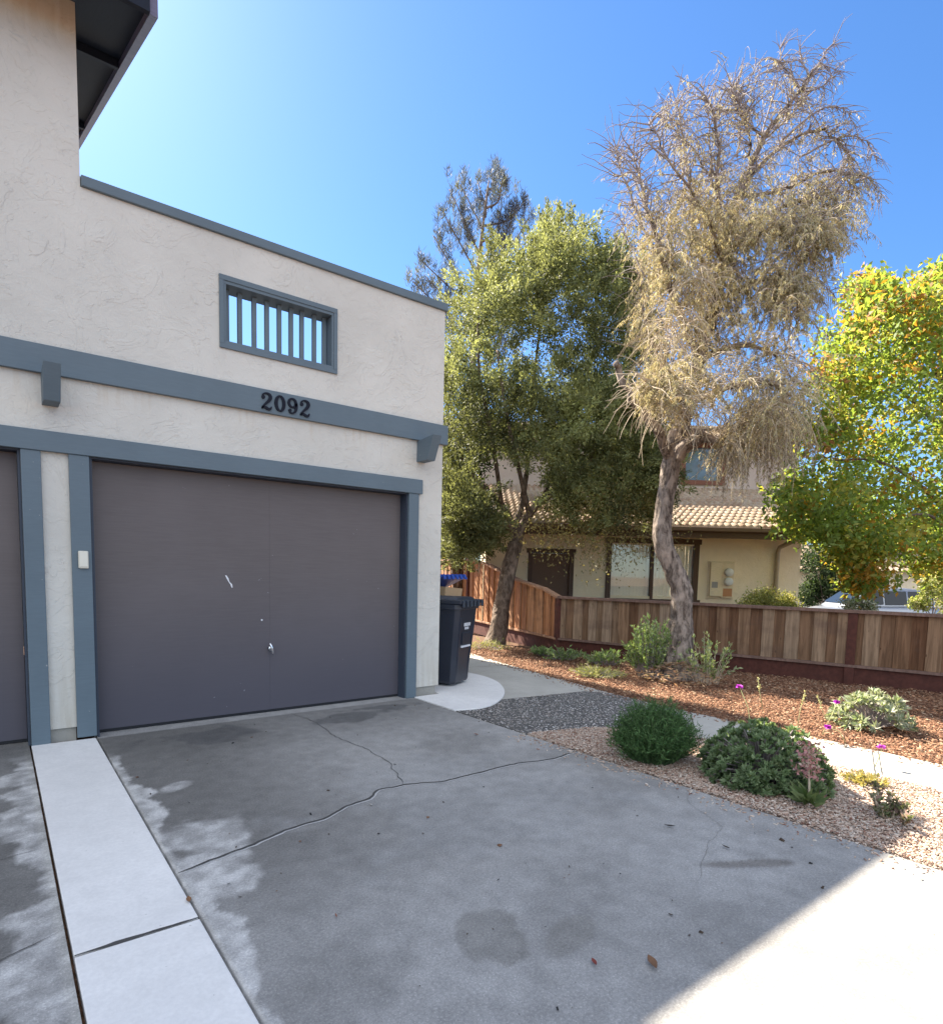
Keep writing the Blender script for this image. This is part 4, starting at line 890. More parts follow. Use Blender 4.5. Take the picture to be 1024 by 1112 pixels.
for (u, v, r) in lobes:
    rm = r*D1/CAM['f']
    for k in range(8):
        dd = rng.uniform(-1.35, 1.5)*min(1.0, 0.75+r/150); sh = 1-0.25*abs(dd)/1.5
        c0 = at(u+rng.uniform(-.35, .35)*r, v+rng.uniform(-.35, .35)*r, D1+dd)
        for j in range(7):                               # small sprays inside the lobe
            c1 = c0 + rdir(1)[0]*rm*rng.uniform(.35, .95)*sh
            ax = unit((c1-c0)[None])[0]+np.array([0, 0, .25]); n = int(rng.uniform(80, 160))
            t_ = rng.random(n); P = c1 + ax*(t_[:, None]-.4)*rng.uniform(.3, .75) + rng.normal(0, 1, (n, 3))*(.03+.06*(1-t_[:, None]))
            P_.append(P); D_.append(rdir(n)*0.8+ax+np.array([0, 0, .1])); base = np.array([0.18, 0.20, 0.085])*rng.choice([.5, .75, 1.0, 1.2, 1.45])*(0.6 if (u < 575 and v > 430) else (1.45 if (585 < u < 695 and 415 < v < 535 and dd < 0) else 1.0))  # lower-left lobes in shade, front-right lobes lit: put into the leaf colour
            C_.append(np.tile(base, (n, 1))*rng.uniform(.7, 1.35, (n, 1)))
# hanging sprays below the crown
for (u, v, dd) in [(600,575,-1),(612,590,-.9),(585,585,-.8),(655,570,-1.1),(690,590,-1),(700,560,-.8),(670,550,-1.1),(640,555,-.9),(720,580,-.6),(690,545,-.6),(668,600,-1.0),(655,605,-1.0),(705,575,-.5),(710,530,-.3),(630,580,-.9)]:
    c1 = at(u, v-6, D1+dd); n = 260; P = c1+rng.normal(0, 1, (n, 3))*np.array([.24, .24, .26]); P_.append(P); D_.append(rdir(n)+np.array([0, 0, -.6])); C_.append(np.tile([.26, .22, .09], (n, 1))*rng.uniform(.6, 1.3, (n, 1)))
P = np.concatenate(P_)-np.array(o1); n = len(P)
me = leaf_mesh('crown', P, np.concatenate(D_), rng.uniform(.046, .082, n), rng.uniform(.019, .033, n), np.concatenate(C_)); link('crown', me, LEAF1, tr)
print('tree1 leaves', n)

# --- tree 2: tall half-dead tree with hanging dry foliage
D2 = 8.2
tr = thing('withered_tree', 'tall half dead tree with bare grey trunk and drooping khaki foliage', 'tree', gr(738, 734)); o2 = tr.location; L2 = lambda P: [p-o2 for p in P]
mb = MB()
trunk = L2(pxpath([(739, 748, -.02), (738, 722, 0), (738, 695, .0), (740, 660, .0), (739, 638, 0), (730, 615, 0), (720, 590, .0), (719, 562, .02), (725, 525, .05), (731, 495, .08), (736, 470, .1)], D2))
Q = refine(trunk, 9); rr = np.interp(np.linspace(0, 1, len(Q)), [0, .08, .15, .3, .5, .6, .75, .9, 1], [.38, .27, .185, .142, .128, .124, .115, .118, .125]); nv = len(mb.v); mb.tube(Q, list(rr), 28, True)
for i_ in range(nv, len(mb.v)):
    p_ = Vector(mb.v[i_]); c_ = Q[min((i_-nv)//28, len(Q)-1)]; k_ = 1+.16*mn.fractal(Vector((p_.x*7, p_.y*7, p_.z*2.2)), 1.0, 2.0, 5)+.07*mn.noise(p_*22); mb.v[i_] = tuple(c_+(p_-c_)*k_)
main = [([(733, 490, .08), (745, 440, .1), (760, 390, .15), (775, 330, .2), (790, 270, .2), (802, 210, .2), (830, 150, .15), (862, 105, .1), (890, 68, .0)], .13, .012),
        ([(728, 500, .05), (712, 465, -.2), (690, 437, -.35), (676, 412, -.4), (668, 393, -.45)], .075, .04),
        ([(733, 500, .05), (748, 481, -.1), (766, 475, -.3), (785, 476, -.5), (805, 462, -.6), (832, 440, -.5), (855, 432, -.3)], .105, .03),
        ([(760, 390, .15), (735, 335, -.2), (718, 275, -.5), (703, 222, -.6), (688, 168, -.7)], .05, .01),
        ([(775, 330, .2), (755, 255, .5), (748, 190, .7), (735, 112, .8)], .045, .008),
        ([(790, 270, .2), (778, 205, -.3), (780, 150, -.5), (768, 108, -.6)], .04, .008),
        ([(802, 210, .2), (840, 165, .3), (885, 140, .4), (905, 150, .3), (922, 168, .2)], .035, .006),
        ([(802, 215, .2), (850, 205, .3), (900, 185, .4), (918, 195, .3), (932, 210, .2)], .03, .006), ([(795, 250, .2), (850, 225, -.4), (885, 215, -.5), (908, 238, -.5)], .035, .006),
        ([(785, 290, .2), (765, 230, -.5), (725, 170, -.8), (705, 135, -.8)], .03, .005), ([(735, 335, -.2), (705, 260, .3), (680, 200, .5), (668, 165, .5)], .03, .005), ([(815, 180, .2), (812, 140, -.3), (800, 105, -.4)], .02, .004),
        ([(830, 150, .15), (858, 125, .5), (872, 108, .6)], .015, .004), ([(778, 205, -.3), (750, 160, -.2), (722, 128, -.1)], .02, .004),
        ([(775, 330, .2), (825, 305, -.4), (852, 308, -.7), (870, 335, -.8)], .045, .01),
        ([(760, 390, .15), (805, 375, .6), (840, 385, .9), (862, 415, 1.0)], .05, .01),
        ([(745, 440, .1), (720, 400, .7), (700, 350, 1.0), (695, 290, 1.1)], .05, .01),
        ([(790, 270, .2), (835, 250, -.6), (870, 245, -.9), (893, 262, -.9)], .04, .008),
        ([(745, 440, .1), (790, 420, -.8), (830, 415, -1.1), (860, 430, -1.2)], .05, .01),
        ([(740, 455, .1), (725, 430, -.6), (715, 415, -.9), (700, 425, -1.1)], .05, .015),
        ([(830, 150, .15), (800, 120, -.2), (795, 95, -.3)], .02, .005), ([(868, 95, .1), (850, 70, .3), (846, 66, .3)], .015, .004)]
bp = []
for k, (p, r0, r1) in enumerate(main):
    Q = limb(mb, L2(pxpath(p, D2)), r0, r1, 7, 5, 0.02)
    for i in range(2, len(Q)): bp.append((Q[i], (Q[i]-Q[i-1]).normalized(), i/len(Q), k))
mb.build('trunk', BARK2, tr)
bare = [[(862, 105, .1), (880, 85, .1), (893, 62, .1), (905, 46, .1)], [(880, 85, .1), (872, 70, .2), (868, 52, .3)], [(820, 170, .1), (838, 110, .2), (845, 78, .3), (848, 50, .3)], [(870, 100, .1), (893, 92, 0), (908, 78, 0)],
        [(745, 240, .4), (738, 160, .6), (728, 106, .7)], [(772, 190, -.3), (770, 135, -.4), (763, 96, -.5)], [(715, 270, -.4), (698, 205, -.5), (690, 150, -.6)], [(705, 240, -.3), (685, 185, -.2), (666, 158, -.1)], [(700, 300, 0), (680, 255, .2), (672, 232, .3)],
        [(880, 200, .3), (925, 188, .3), (946, 196, .3), (956, 214, .2)], [(870, 170, .3), (915, 148, .2), (940, 152, .2), (950, 172, .1)], [(850, 150, .2), (890, 120, .1), (915, 118, .1), (926, 132, .0)], [(840, 290, -.4), (880, 300, -.5), (905, 318, -.6)], [(830, 330, .5), (868, 340, .7), (897, 362, .8)], [(830, 380, .6), (862, 388, .8), (888, 410, .9)], [(800, 170, -.2), (806, 125, -.2), (800, 88, -.2)]]
BTW = MB()
for p in bare:
    Q = limb(BTW, L2(pxpath(p, D2)), .016, .0035, 5, 5, 0.012)
    for i in range(4, len(Q)):
        for j in range(4):
            q = np.array(Q[i]); t_ = (Q[i]-Q[i-1]).normalized(); vv = unit((np.array(t_)*.9+rdir(1)[0]*.9)[None])[0]; ln = rng.uniform(.12, .38); PP = [Vector(q)]
            for k in range(5):
                vv = unit((vv+np.array([rng.normal(0, .15), rng.normal(0, .15), -.2]))[None])[0]; q = q+vv*ln/5; PP.append(Vector(q))
            BTW.tube(PP, [.0055, .0045, .004, .003, .0025, .0018], 4, False)
def vnp(v): return np.array(v)
def pix(p):
    q = np.array(p)+np.array(o2)-CP; z_ = q@FW; return CAM['px']+CAM['f']*(q@RT)/z_, CAM['py']-CAM['f']*(q@UU)/z_
# sub branches
tw = MB(); twg = MB(); starts = []
for (p, d, s, k) in bp:
    if k in (1,): continue
    for j in range(5 if s > .25 else 3):
        ln = rng.uniform(.3, .95)*(1.0 if p.z < 5 else .75); a = rdir(1)[0]; a[2] = abs(a[2])*.7
        dirv = unit((0.6*np.array(d)+a)[None])[0]; P = [Vector(p)]; q = np.array(p); v_ = dirv.copy()
        for i in range(6):
            v_ = unit((v_+np.array([rng.normal(0, .22), rng.normal(0, .22), rng.normal(-.12, .18)]))[None])[0]; q = q+v_*ln/6; P.append(Vector(q))
        ue, ve = pix(P[-1])
        if ue > np.interp(ve, [40, 100, 200, 300, 400, 480], [912, 935, 952, 905, 880, 872]) or ve < 52: continue
        (twg if P[0].z > 4.6 else tw).tube(P, [.010, .008, .006, .005, .004, .003, .0022], 4, False)
        for i in range(1, 7):
            u_, w_ = pix(P[i])
            if u_ > np.interp(w_, [60, 150, 200, 300, 400, 500], [720, 675, 668, 690, 700, 700]): starts.append((np.array(P[i]), v_.copy()))
# hanging strands with narrow leaves
LP, LD, LC = [], [], []
cnt = 0
for (p, v0) in starts:
    u, v = pix(p)
    dens = np.interp(v, [50, 130, 200, 260, 420, 480, 560], [.3, .4, .8, 1.65, 1.4, 1.0, .5])
    if u < 715 and v < 300: dens *= .45
    if u > 880: dens *= .8
    if v > 440 and u < 790: dens *= .2
    if v > 448 and 742 < u < 805: continue
    if v > 440 and u > 790: dens *= 1.3
    if v > 350 and u > 775 and v < 440: dens *= .35
    if u > np.interp(v, [40, 100, 200, 300, 400, 480], [895, 915, 935, 890, 870, 865]): dens *= .15
    for j in range(int(dens+rng.random())):
        ln = rng.uniform(.18, .6)*(1.0 if v > 180 else .6)*(1.45 if (v > 420 and u > 790) else (.55 if (v > 390 and u < 790) else 1)); q = p.copy(); a = rdir(1)[0]*np.array([1, 1, .5]); vv = unit((a+np.array([0, 0, .3]))[None])[0]
        P = [Vector(q)]
        for i in range(6):
            vv = unit((vv+np.array([rng.normal(0, .14), rng.normal(0, .14), -.36]))[None])[0]; q = q+vv*ln/6; P.append(Vector(q))
        (twg if v < 220 else tw).tube(P, [.0034, .003, .0028, .0025, .0022, .002, .0015], 3, False); cnt += 1
        nl = int(rng.uniform(20, 44)*(0.2 if v < 190 else (0.7 if v < 240 else 1.0))*(0.35 if rng.random() < .3 else 1))
        if u < 720 and v < 330: nl //= 3
        Pn = np.array([tuple(x) for x in P])
        if nl:
            tt = rng.uniform(1.0, 6, nl); i0 = np.minimum(tt.astype(int), 5); fr = (tt-i0)[:, None]; pp = Pn[i0]*(1-fr)+Pn[i0+1]*fr
            LP.append(pp); LD.append(np.tile([0, 0, -1.0], (nl, 1))+rdir(nl)*.75); base = np.array([.465, .415, .235]) if rng.random() < .75 else np.array([.31, .25, .135])
            LC.append(np.tile(base*rng.uniform(.7, 1.25), (nl, 1))*rng.uniform(.75, 1.25, (nl, 1)))
for j in range(230):                                       # curtain of dead strands under the arching limb
    uu_ = rng.uniform(783, 868); q = np.array(at(uu_, np.interp(uu_, [783, 830, 868], [474, 446, 436])+rng.uniform(-14, 16), D2-.35+rng.normal(0, .35)))-np.array(o2); ln = rng.uniform(.4, 1.05); vv = unit(rdir(1)*np.array([1, 1, .4]))[0]; P = [Vector(q)]
    for i in range(7):
        vv = unit((vv+np.array([rng.normal(0, .13), rng.normal(0, .13), -.5]))[None])[0]; q = q+vv*ln/7; P.append(Vector(q))
    tw.tube(P, [.003, .003, .0028, .0026, .0024, .002, .0018, .0015], 3, False); nl = int(rng.uniform(22, 46)); Pn = np.array([tuple(x) for x in P])
    tt = rng.uniform(1.0, 7, nl); i0 = np.minimum(tt.astype(int), 6); fr = (tt-i0)[:, None]; LP.append(Pn[i0]*(1-fr)+Pn[i0+1]*fr); LD.append(np.tile([0, 0, -1.0], (nl, 1))+rdir(nl)*.7)
    LC.append(np.tile(np.array([.27, .225, .155])*rng.uniform(.7, 1.3), (nl, 1))*rng.uniform(.75, 1.25, (nl, 1)))
print('strands', cnt)
# brushes of bare blond twigs low in the crown
for (u, v, dd, n) in [(735, 425, -1.0, 75), (722, 432, -1.0, 45), (760, 440, -1.1, 35), (815, 410, -1.1, 40), (790, 395, -1.0, 40), (730, 350, -.8, 50), (760, 300, -.8, 40), (722, 365, -.4, 40), (850, 400, -.9, 30)]:
    c0 = np.array(at(u, v, D2+dd))-np.array(o2)
    for j in range(n):
        q = c0+rng.normal(0, .10, 3); vv = unit(np.array([[rng.normal(0, 1), rng.normal(0, 1), rng.uniform(-.1, .7)]]))[0]; ln = rng.uniform(.3, .7); P = [Vector(q)]
        for i in range(7):
            vv = unit((vv+np.array([rng.normal(0, .15), rng.normal(0, .15), -.32]))[None])[0]; q = q+vv*ln/7; P.append(Vector(q))
        tw.tube(P, [.006, .0055, .005, .0045, .004, .003, .0025, .002], 3, False)
twg.add(BTW.v, BTW.f, True); tw.build('dry_twigs', TWIG, tr); twg.build('upper_twigs', TWIGG, tr)
P = np.concatenate(LP); n = len(P); print('tree2 leaves', n)
link('hanging_foliage', leaf_mesh('hanging_foliage', P, np.concatenate(LD), rng.uniform(.035, .07, n), rng.uniform(.007, .013, n), np.concatenate(LC)), LEAF2, tr)
# root flare mound of straw
n = 700; c0 = np.array(gr(737, 740)); a = rng.uniform(0, 2*np.pi, n); r = rng.random(n)**.7*.55
P = np.stack([c0[0]+np.cos(a)*r, c0[1]+np.sin(a)*r, .02+.22*np.exp(-(r/.42)**2)], 1)
prop(link('straw_mound', leaf_mesh('straw_mound', P, rdir(n)*np.array([1, 1, .25]), rng.uniform(.04, .12, n), rng.uniform(.006, .018, n), palette(n, [(.36, .25, .16), (.26, .15, .09), (.32, .25, .14)], [3, 3, 1])), LEAF2), 'heap of dry straw and litter round the foot of the bare trunk', 'litter', kind='stuff')

# --- tree 3: autumn coloured tree on the right
D3 = 10.6
tr = thing('autumn_tree', 'broad leaved tree turning yellow and orange at the right edge beyond the fence', 'tree', Vector(tuple(at(1040, 660, D3+.3))).xy.to_3d()+Vector((0, 0, -.2))); o3 = tr.location
mb = MB(); L3 = lambda P: [p-o3 for p in P]
tp = [Vector((o3.x, o3.y, -.25))] + pxpath([(1038, 600, .3), (1034, 540, .3), (1028, 470, .3), (1022, 390, .2), (1018, 320, .2)], D3)
limb(mb, L3(tp), .14, .03, 10)
for p, r0 in (([(1034, 560, .3), (990, 520, -.2), (950, 500, -.6), (905, 500, -.8)], .05), ([(1036, 590, .3), (990, 575, .5), (940, 560, .8), (890, 555, .9)], .05), ([(1028, 470, .3), (985, 430, .1), (950, 390, 0), (920, 360, 0)], .04), ([(1024, 420, .2), (1000, 370, .6), (975, 320, .6)], .035), ([(1034, 560, .3), (1090, 500, -.4), (1130, 450, -.8)], .05), ([(1028, 470, .3), (1080, 400, .3), (1110, 350, .3)], .04), ([(1036, 580, .3), (1010, 560, -1.0), (985, 560, -1.5)], .04)):
    limb(mb, L3(pxpath(p, D3)), r0, .01, 6)
mb.build('trunk', BARK1, tr)
lob = [(955,335,22),(988,335,28),(1025,335,34),(925,365,28),(965,370,45),(1010,375,50),(905,415,26),(945,425,45),(1000,435,60),(890,470,32),(930,480,48),(985,495,60),(1040,480,60),(865,535,26),(900,535,42),(950,550,55),(1005,555,58),(1050,560,60),
       (875,562,24),(940,630,11),(903,572,26),(950,590,34),(1015,598,30),(925,602,12),(1050,600,44),(1060,400,60),(1090,480,70),(1100,560,60),(1060,350,46),(940,312,9),(1022,305,14)]
P_, D_, C_ = [], [], []
for (u, v, r) in lob:
    rm = r*D3/CAM['f']
    for k in range(8 if u < 1030 else 5):
        dd = rng.uniform(-1.6, 1.6); c0 = at(u+rng.uniform(-.3, .3)*r, v+rng.uniform(-.3, .3)*r, D3+dd*min(1, .5+r/70))
        for j in range(6):
            c1 = c0+rdir(1)[0]*rm*rng.uniform(.3, 1.0); n = int(rng.uniform(18, 36))
            P = c1+rng.normal(0, 1, (n, 3))*np.array([.16, .16, .10])
            uu = CAM['px']+CAM['f']*((c1-CP)@RT)/((c1-CP)@FW); vv = CAM['py']-CAM['f']*((c1-CP)@UU)/((c1-CP)@FW)
            edge = np.interp(uu, [850, 900, 950], [.8, .4, 0])*np.interp(vv, [300, 480, 520], [.9, .5, 0]) + np.interp(vv, [290, 350], [.3, 0])
            o_ = np.exp(-(((uu-955)/38)**2+((vv-605)/42)**2)) + .6*np.exp(-(((uu-1000)/40)**2+((vv-400)/30)**2)) + .5*np.exp(-(((uu-1005)/25)**2+((vv-560)/60)**2)) + .12 + .9*np.exp(-(((uu-1010)/45)**2+((vv-345)/40)**2))
            x_ = rng.random()
            if x_ < edge*.55: base = np.array([.44, .23, .12])
            elif x_ < edge*.5+o_*.3: base = np.array([.38, .21, .03])
            elif rng.random() < .28: base = np.array([.33, .33, .065])
            else: base = np.array([.175, .26, .055])
            P_.append(P); D_.append(rdir(n)+np.array([0, 0, -.35])); C_.append(np.tile(base, (n, 1))*rng.uniform(.65, 1.3, (n, 1)))
P = np.concatenate(P_)-np.array(o3); n = len(P); print('tree3 leaves', n)
link('crown', leaf_mesh('crown', P, np.concatenate(D_), rng.uniform(.08, .14, n), rng.uniform(.04, .065, n), np.concatenate(C_)), LEAF3, tr)

# --- pine far behind
D4 = 30.0
pb = at(512, 600, D4)
tr = thing('pine_tree', 'tall sparse pine rising far behind above the garage roof corner', 'tree', (pb[0], pb[1], -.6)); o4 = tr.location
mb = MB(); L4 = lambda P: [p-o4 for p in P]
limb(mb, L4([Vector((pb[0], pb[1], -.6))]+pxpath([(512, 480, 0), (514, 380, 0), (519, 300, 0), (525, 240, 0), (531, 196, 0)], D4)), .30, .03, 8)
P_, D_, C_ = [], [], []
pbr = [((516, 345), (462, 300)), ((515, 360), (448, 305)), ((517, 330), (470, 255)), ((520, 300), (480, 228)), ((522, 280), (488, 205)), ((525, 250), (500, 200)), ((527, 235), (518, 195)), ((529, 225), (545, 195)), ((526, 245), (572, 215)), ((522, 280), (560, 225)), ((520, 290), (575, 235)), ((517, 330), (455, 280)), ((514, 370), (462, 325)), ((521, 275), (500, 235)), ((524, 262), (545, 222)), ((519, 310), (550, 255)), ((513, 390), (470, 345)), ((513, 380), (560, 330)), ((530, 205), (533, 186)), ((513, 400), (550, 370))]
for (a, b) in pbr:
    dd = rng.uniform(-1.6, 1.6); mid = ((a[0]+b[0])/2+4, (a[1]+b[1])/2+8)
    Q = limb(mb, L4(pxpath([(*a, 0), (*mid, dd*.5), (*b, dd)], D4)), .07, .02, 5, 6)
    for i in range(len(Q)//2, len(Q)):
        for j in range(3):
            if rng.random() < .3: continue
            c1 = np.array(Q[i])+rng.normal(0, .22, 3); n = 44; ax = np.array([0, 0, .8])
            P_.append(np.tile(c1, (n, 1))+rng.normal(0, 1, (n, 3))*np.array([.07, .07, .17])); D_.append(rdir(n)*.6+ax); base = np.array([.085, .095, .14]) if rng.random() < .8 else np.array([.16, .15, .10])  # bluish base puts distance haze into the needle colour
            C_.append(np.tile(base, (n, 1))*rng.uniform(.6, 1.25, (n, 1)))
mb.build('trunk', BARK2, tr)
P = np.concatenate(P_); n = len(P)
link('needles', leaf_mesh('needles', P, np.concatenate(D_), rng.uniform(.18, .36, n), rng.uniform(.022, .036, n), np.concatenate(C_)), LEAFS, tr)

# --- bushy trees filling the background
def bushy(name, label, cat, lobes_, D, leaf, cols, dens=70, spread=.5, group=None, base_v=None, zb=-.3, sprays=9, trunkless=False):
    u0 = sum(l[0] for l in lobes_)/len(lobes_); p = at(u0, 640, D); t_ = thing(name, label, cat, (p[0], p[1], zb), 0, group); o = np.array(t_.location)
    P_, D_, C_ = [], [], []; cs_ = []
    for (u, v, r) in lobes_:
        rm = r*D/CAM['f']
        for k in range(3):
            c0 = at(u+rng.uniform(-.3, .3)*r, v+rng.uniform(-.3, .3)*r, D+rng.uniform(-1, 1)*rm*1.1); cs_.append(c0)
            for j in range(sprays):
                c1 = c0+rdir(1)[0]*rm*rng.uniform(.3, 1.0); n = int(dens*rng.uniform(.5, 1.2))
                P_.append(c1+rng.normal(0, rm*.22+.02, (n, 3))); D_.append(rdir(n)+np.array([0, 0, .3])); C_.append(palette(n, cols, [1]*len(cols), .35)*rng.uniform(.7, 1.25))
    P = np.concatenate(P_)-o; n = len(P); 
    mb = MB(); b0 = Vector((0, 0, 0)); 
    for c in cs_[::2]:
        e = Vector(tuple(c-o)); m_ = (b0+e)/2+Vector((0, 0, .1*e.length)); limb(mb, [b0, Vector((m_.x*.6, m_.y*.6, m_.z)), e], (.02 if trunkless else .07), .01, 5, 3)
    mb.build('stem' if trunkless else 'trunk', BARK1, t_)
    link('foliage' if trunkless else 'crown', leaf_mesh('foliage', P, np.concatenate(D_), rng.uniform(.7, 1.3, n)*leaf, rng.uniform(.35, .55, n)*leaf, np.concatenate(C_)), LEAFS, t_)
    return t_
DG = [(.035, .055, .02), (.05, .075, .025), (.028, .04, .018)]
bushy('dark_tree', 'dark leafy tree behind the tall fence left of the neighbour house', 'tree', [(488, 480, 30), (505, 530, 34), (490, 560, 30), (520, 480, 26), (470, 520, 40), (512, 440, 30)], 15.0, .11, DG, 60)
bushy('lime_bush', 'bright yellow green sunlit bush glimpsed beside the garage corner above the fence', 'bush', [(484, 580, 14), (492, 592, 12), (475, 590, 14), (487, 600, 9)], 17.5, .10, [(.26, .30, .07), (.34, .36, .10), (.18, .22, .05)], 50, trunkless=True)
bushy('dark_hedge', 'dark green hedge plant in shade at the corner of the neighbour house', 'bush', [(884, 608, 16), (894, 632, 16), (880, 645, 14), (905, 615, 16), (915, 640, 14)], 30, .16, DG, 70, trunkless=True)
bushy('golden_bush', 'low rounded yellow green bush just above the fence below the downspout', 'bush', [(820, 655, 11), (836, 651, 12), (852, 656, 10), (838, 664, 14), (860, 664, 9), (812, 664, 9)], 11.8, .05, [(.40, .36, .10), (.28, .30, .07), (.45, .40, .16)], 70, trunkless=True)
bushy('variegated_bush', 'pale leaved bush in front of the parked car', 'bush', [(922, 659, 7), (934, 655, 7), (945, 661, 6)], 16, .08, [(.32, .32, .24), (.12, .16, .06), (.42, .38, .30)], 40, trunkless=True)
bushy('bright_bush', 'sunlit yellow green bush at the rear end of the parked car', 'bush', [(1010, 640, 12), (1022, 632, 13), (1000, 655, 8), (1032, 650, 14)], 19, .10, [(.38, .38, .10), (.26, .32, .07), (.45, .42, .2)], 40, trunkless=True)
far_l = [(870, 590, 30), (905, 600, 28), (940, 590, 32), (980, 600, 30), (1020, 590, 34), (1060, 600, 34), (930, 560, 30), (990, 560, 32), (1045, 555, 32)]
bushy('shade_tree', 'dark green trees filling the gap far behind the parked car', 'tree', far_l, 36, .30, [(.06, .085, .03), (.10, .12, .04), (.04, .055, .02)], 45)
# pale house far behind the car
fh = thing('distant_house', 'pale house wall with low roof glimpsed far behind the parked car', 'house', H(18, 33, -.6)); FHL = Vector(H(18, 33, -.6))
def fb_(x0, x1, y0, y1, z0, z1): return [tuple(Vector(H(x, y, z_))-FHL) for z_ in (z0, z1) for x, y in ((x0, y0), (x1, y0), (x1, y1), (x0, y1))]
MB().hexa(fb_(15, 32, 33, 40, -.6, 1.9)).build('wall', CREAM, fh)
mb = MB(); mb.hexa([tuple(Vector(H(*p))-FHL) for p in ((14.5, 32.4, 1.9), (32.5, 32.4, 1.9), (32.5, 40.6, 1.9), (14.5, 40.6, 1.9), (16, 36.2, 3.4), (31, 36.2, 3.4), (31, 36.8, 3.4), (16, 36.8, 3.4))]); mb.build('roof', TILE, fh)
MB().hexa(fb_(20, 22.4, 32.95, 33.05, .3, 1.4)).build('window', GLASSD, fh)

# ------------------------------------------------------------------ garden plants
def stems_plant(name, label, cat, c, R_, Ht, nst, nlf, leaf, wid, cols, up=1.0, mat=LEAFS, group=None, stemmat=None, droop=0.0, kind=None):
    t_ = thing(name, label, cat, (c[0], c[1], 0), 0, group); P_, D_, C_ = [], [], []; mb = MB()
    for i in range(nst):
        a = rng.uniform(0, 2*np.pi); r = math.sqrt(rng.random()); hh = Ht*math.sqrt(max(.05, 1-(r*.93)**2))*rng.uniform(.75, 1.12)
        b = np.array([math.cos(a), math.sin(a), 0])*r*R_*.45; tip = np.array([math.cos(a)*r*R_, math.sin(a)*r*R_, hh])+rng.normal(0, .03*R_/.3, 3); tip[2] = max(tip[2], .03)
        midp = (b+tip)/2+np.array([0, 0, .12*hh]); mb.tube([Vector(b), Vector(midp), Vector(tip)], [.004, .003, .0015], 3, False)
        s = rng.uniform(.25, 1, nlf)[:, None]; P = (1-s)**2*b+2*s*(1-s)*midp+s*s*tip; d = unit((tip-b)[None]); P_.append(P); D_.append(np.tile(d*up, (nlf, 1))+rdir(nlf)*.8)
        shade = .55+.6*s; C_.append(palette(nlf, cols, [1]*len(cols), .25)*shade)
    mb.build('stems', stemmat or TWIGG, t_); P = np.concatenate(P_); P[:, 2] = np.maximum(P[:, 2], .01); n = len(P)
    link('leaves', leaf_mesh('leaves', P, np.concatenate(D_), rng.uniform(.7, 1.3, n)*leaf, rng.uniform(.8, 1.2, n)*wid, np.concatenate(C_)), mat, t_); return t_
def rosettes(name, label, cat, c, R_, Ht, nros, nl, leaf, wid, cols, flat=.5):
    t_ = thing(name, label, cat, (c[0], c[1], 0)); P_, D_, C_ = [], [], []; mb = MB()
    for i in range(nros):
        th = rng.uniform(0, 2*np.pi); ph = math.acos(rng.uniform(0, 1)); dn = np.array([math.sin(ph)*math.cos(th), math.sin(ph)*math.sin(th), math.cos(ph)]); rad = rng.uniform(.72, 1.05)
        ctr = dn*np.array([R_, R_, Ht])*rad; ctr[2] = max(ctr[2], .02); ax = unit((dn+np.array([0, 0, .5]))[None])[0]
        mb.tube([Vector((ctr[0]*.25, ctr[1]*.25, 0)), Vector(ctr*.6+np.array([0, 0, .02])), Vector(ctr)], [.006, .005, .004], 4, False)
        d = rdir(nl); d = d-ax*(d@ax)[:, None]; d = unit(d)*1.0+ax*rng.uniform(.25, 1.3, nl)[:, None]
        P_.append(np.tile(ctr, (nl, 1))); D_.append(d); C_.append(palette(nl, cols, [1]*len(cols), .2)*rng.uniform(.75, 1.15))
    mb.build('stems', TWIGG, t_); P = np.concatenate(P_); n = len(P)
    link('leaves', leaf_mesh('leaves', P, np.concatenate(D_), rng.uniform(.75, 1.2, n)*leaf, rng.uniform(.8, 1.2, n)*wid, np.concatenate(C_), .35), LEAFS, t_); return t_
stems_plant('lavender_shrub', 'dark green needle leaved shrub, the round one nearest the garage', 'shrub', (3.16, -2.80), .32, .41, 900, 26, .034, .0055, [(.06, .125, .04), (.05, .10, .034), (.09, .16, .055)], up=.55, stemmat=m_plain('green_stem', (.06, .10, .035), .8))
rosettes('sedum_shrub', 'broad grey green rosette leaved shrub beside the driveway edge', 'shrub', (3.42, -3.48), .39, .37, 520, 15, .046, .021, [(.16, .225, .10), (.13, .19, .085), (.21, .27, .135)])
# pink flowering succulent
ag = thing('flowering_succulent', 'small green succulent rosette with a pink flower stalk in front of the broad shrub', 'succulent', gr(878, 876)); 
n = 44; a = rng.uniform(0, 2*np.pi, n); e = rng.uniform(.25, 1.2, n); d = np.stack([np.cos(a)*np.cos(e), np.sin(a)*np.cos(e), np.sin(e)], 1)
link('leaves', leaf_mesh('leaves', d*.015+np.array([0, 0, .02]), d, rng.uniform(.09, .15, n), rng.uniform(.03, .045, n), palette(n, [(.11, .16, .06), (.16, .2, .08)], [1, 1]), .4), LEAFS, ag)
mb = MB(); mb.tube([(0, 0, .03), (.01, .01, .14), (.0, .02, .25), (.02, .03, .36)], [.008, .007, .005, .003], 5); mb.build('stalk', TWIG, ag)
n = 260; h = rng.uniform(.17, .38, n); P = np.stack([rng.normal(.01, .032, n), rng.normal(.02, .032, n), h], 1)
link('flower_spike', leaf_mesh('flower_spike', P, rdir(n)+np.array([0, 0, .2]), rng.uniform(.018, .034, n), rng.uniform(.012, .02, n), palette(n, [(.50, .24, .24), (.36, .18, .18), (.42, .3, .25)], [1, 1, 1])), LEAFS, ag)
su = thing('stubby_succulent', 'clump of stubby pinkish green succulents near the sunlit end of the chip bed', 'succulent', gr(962, 889))
P_, D_, C_ = [], [], []; mb = MB()
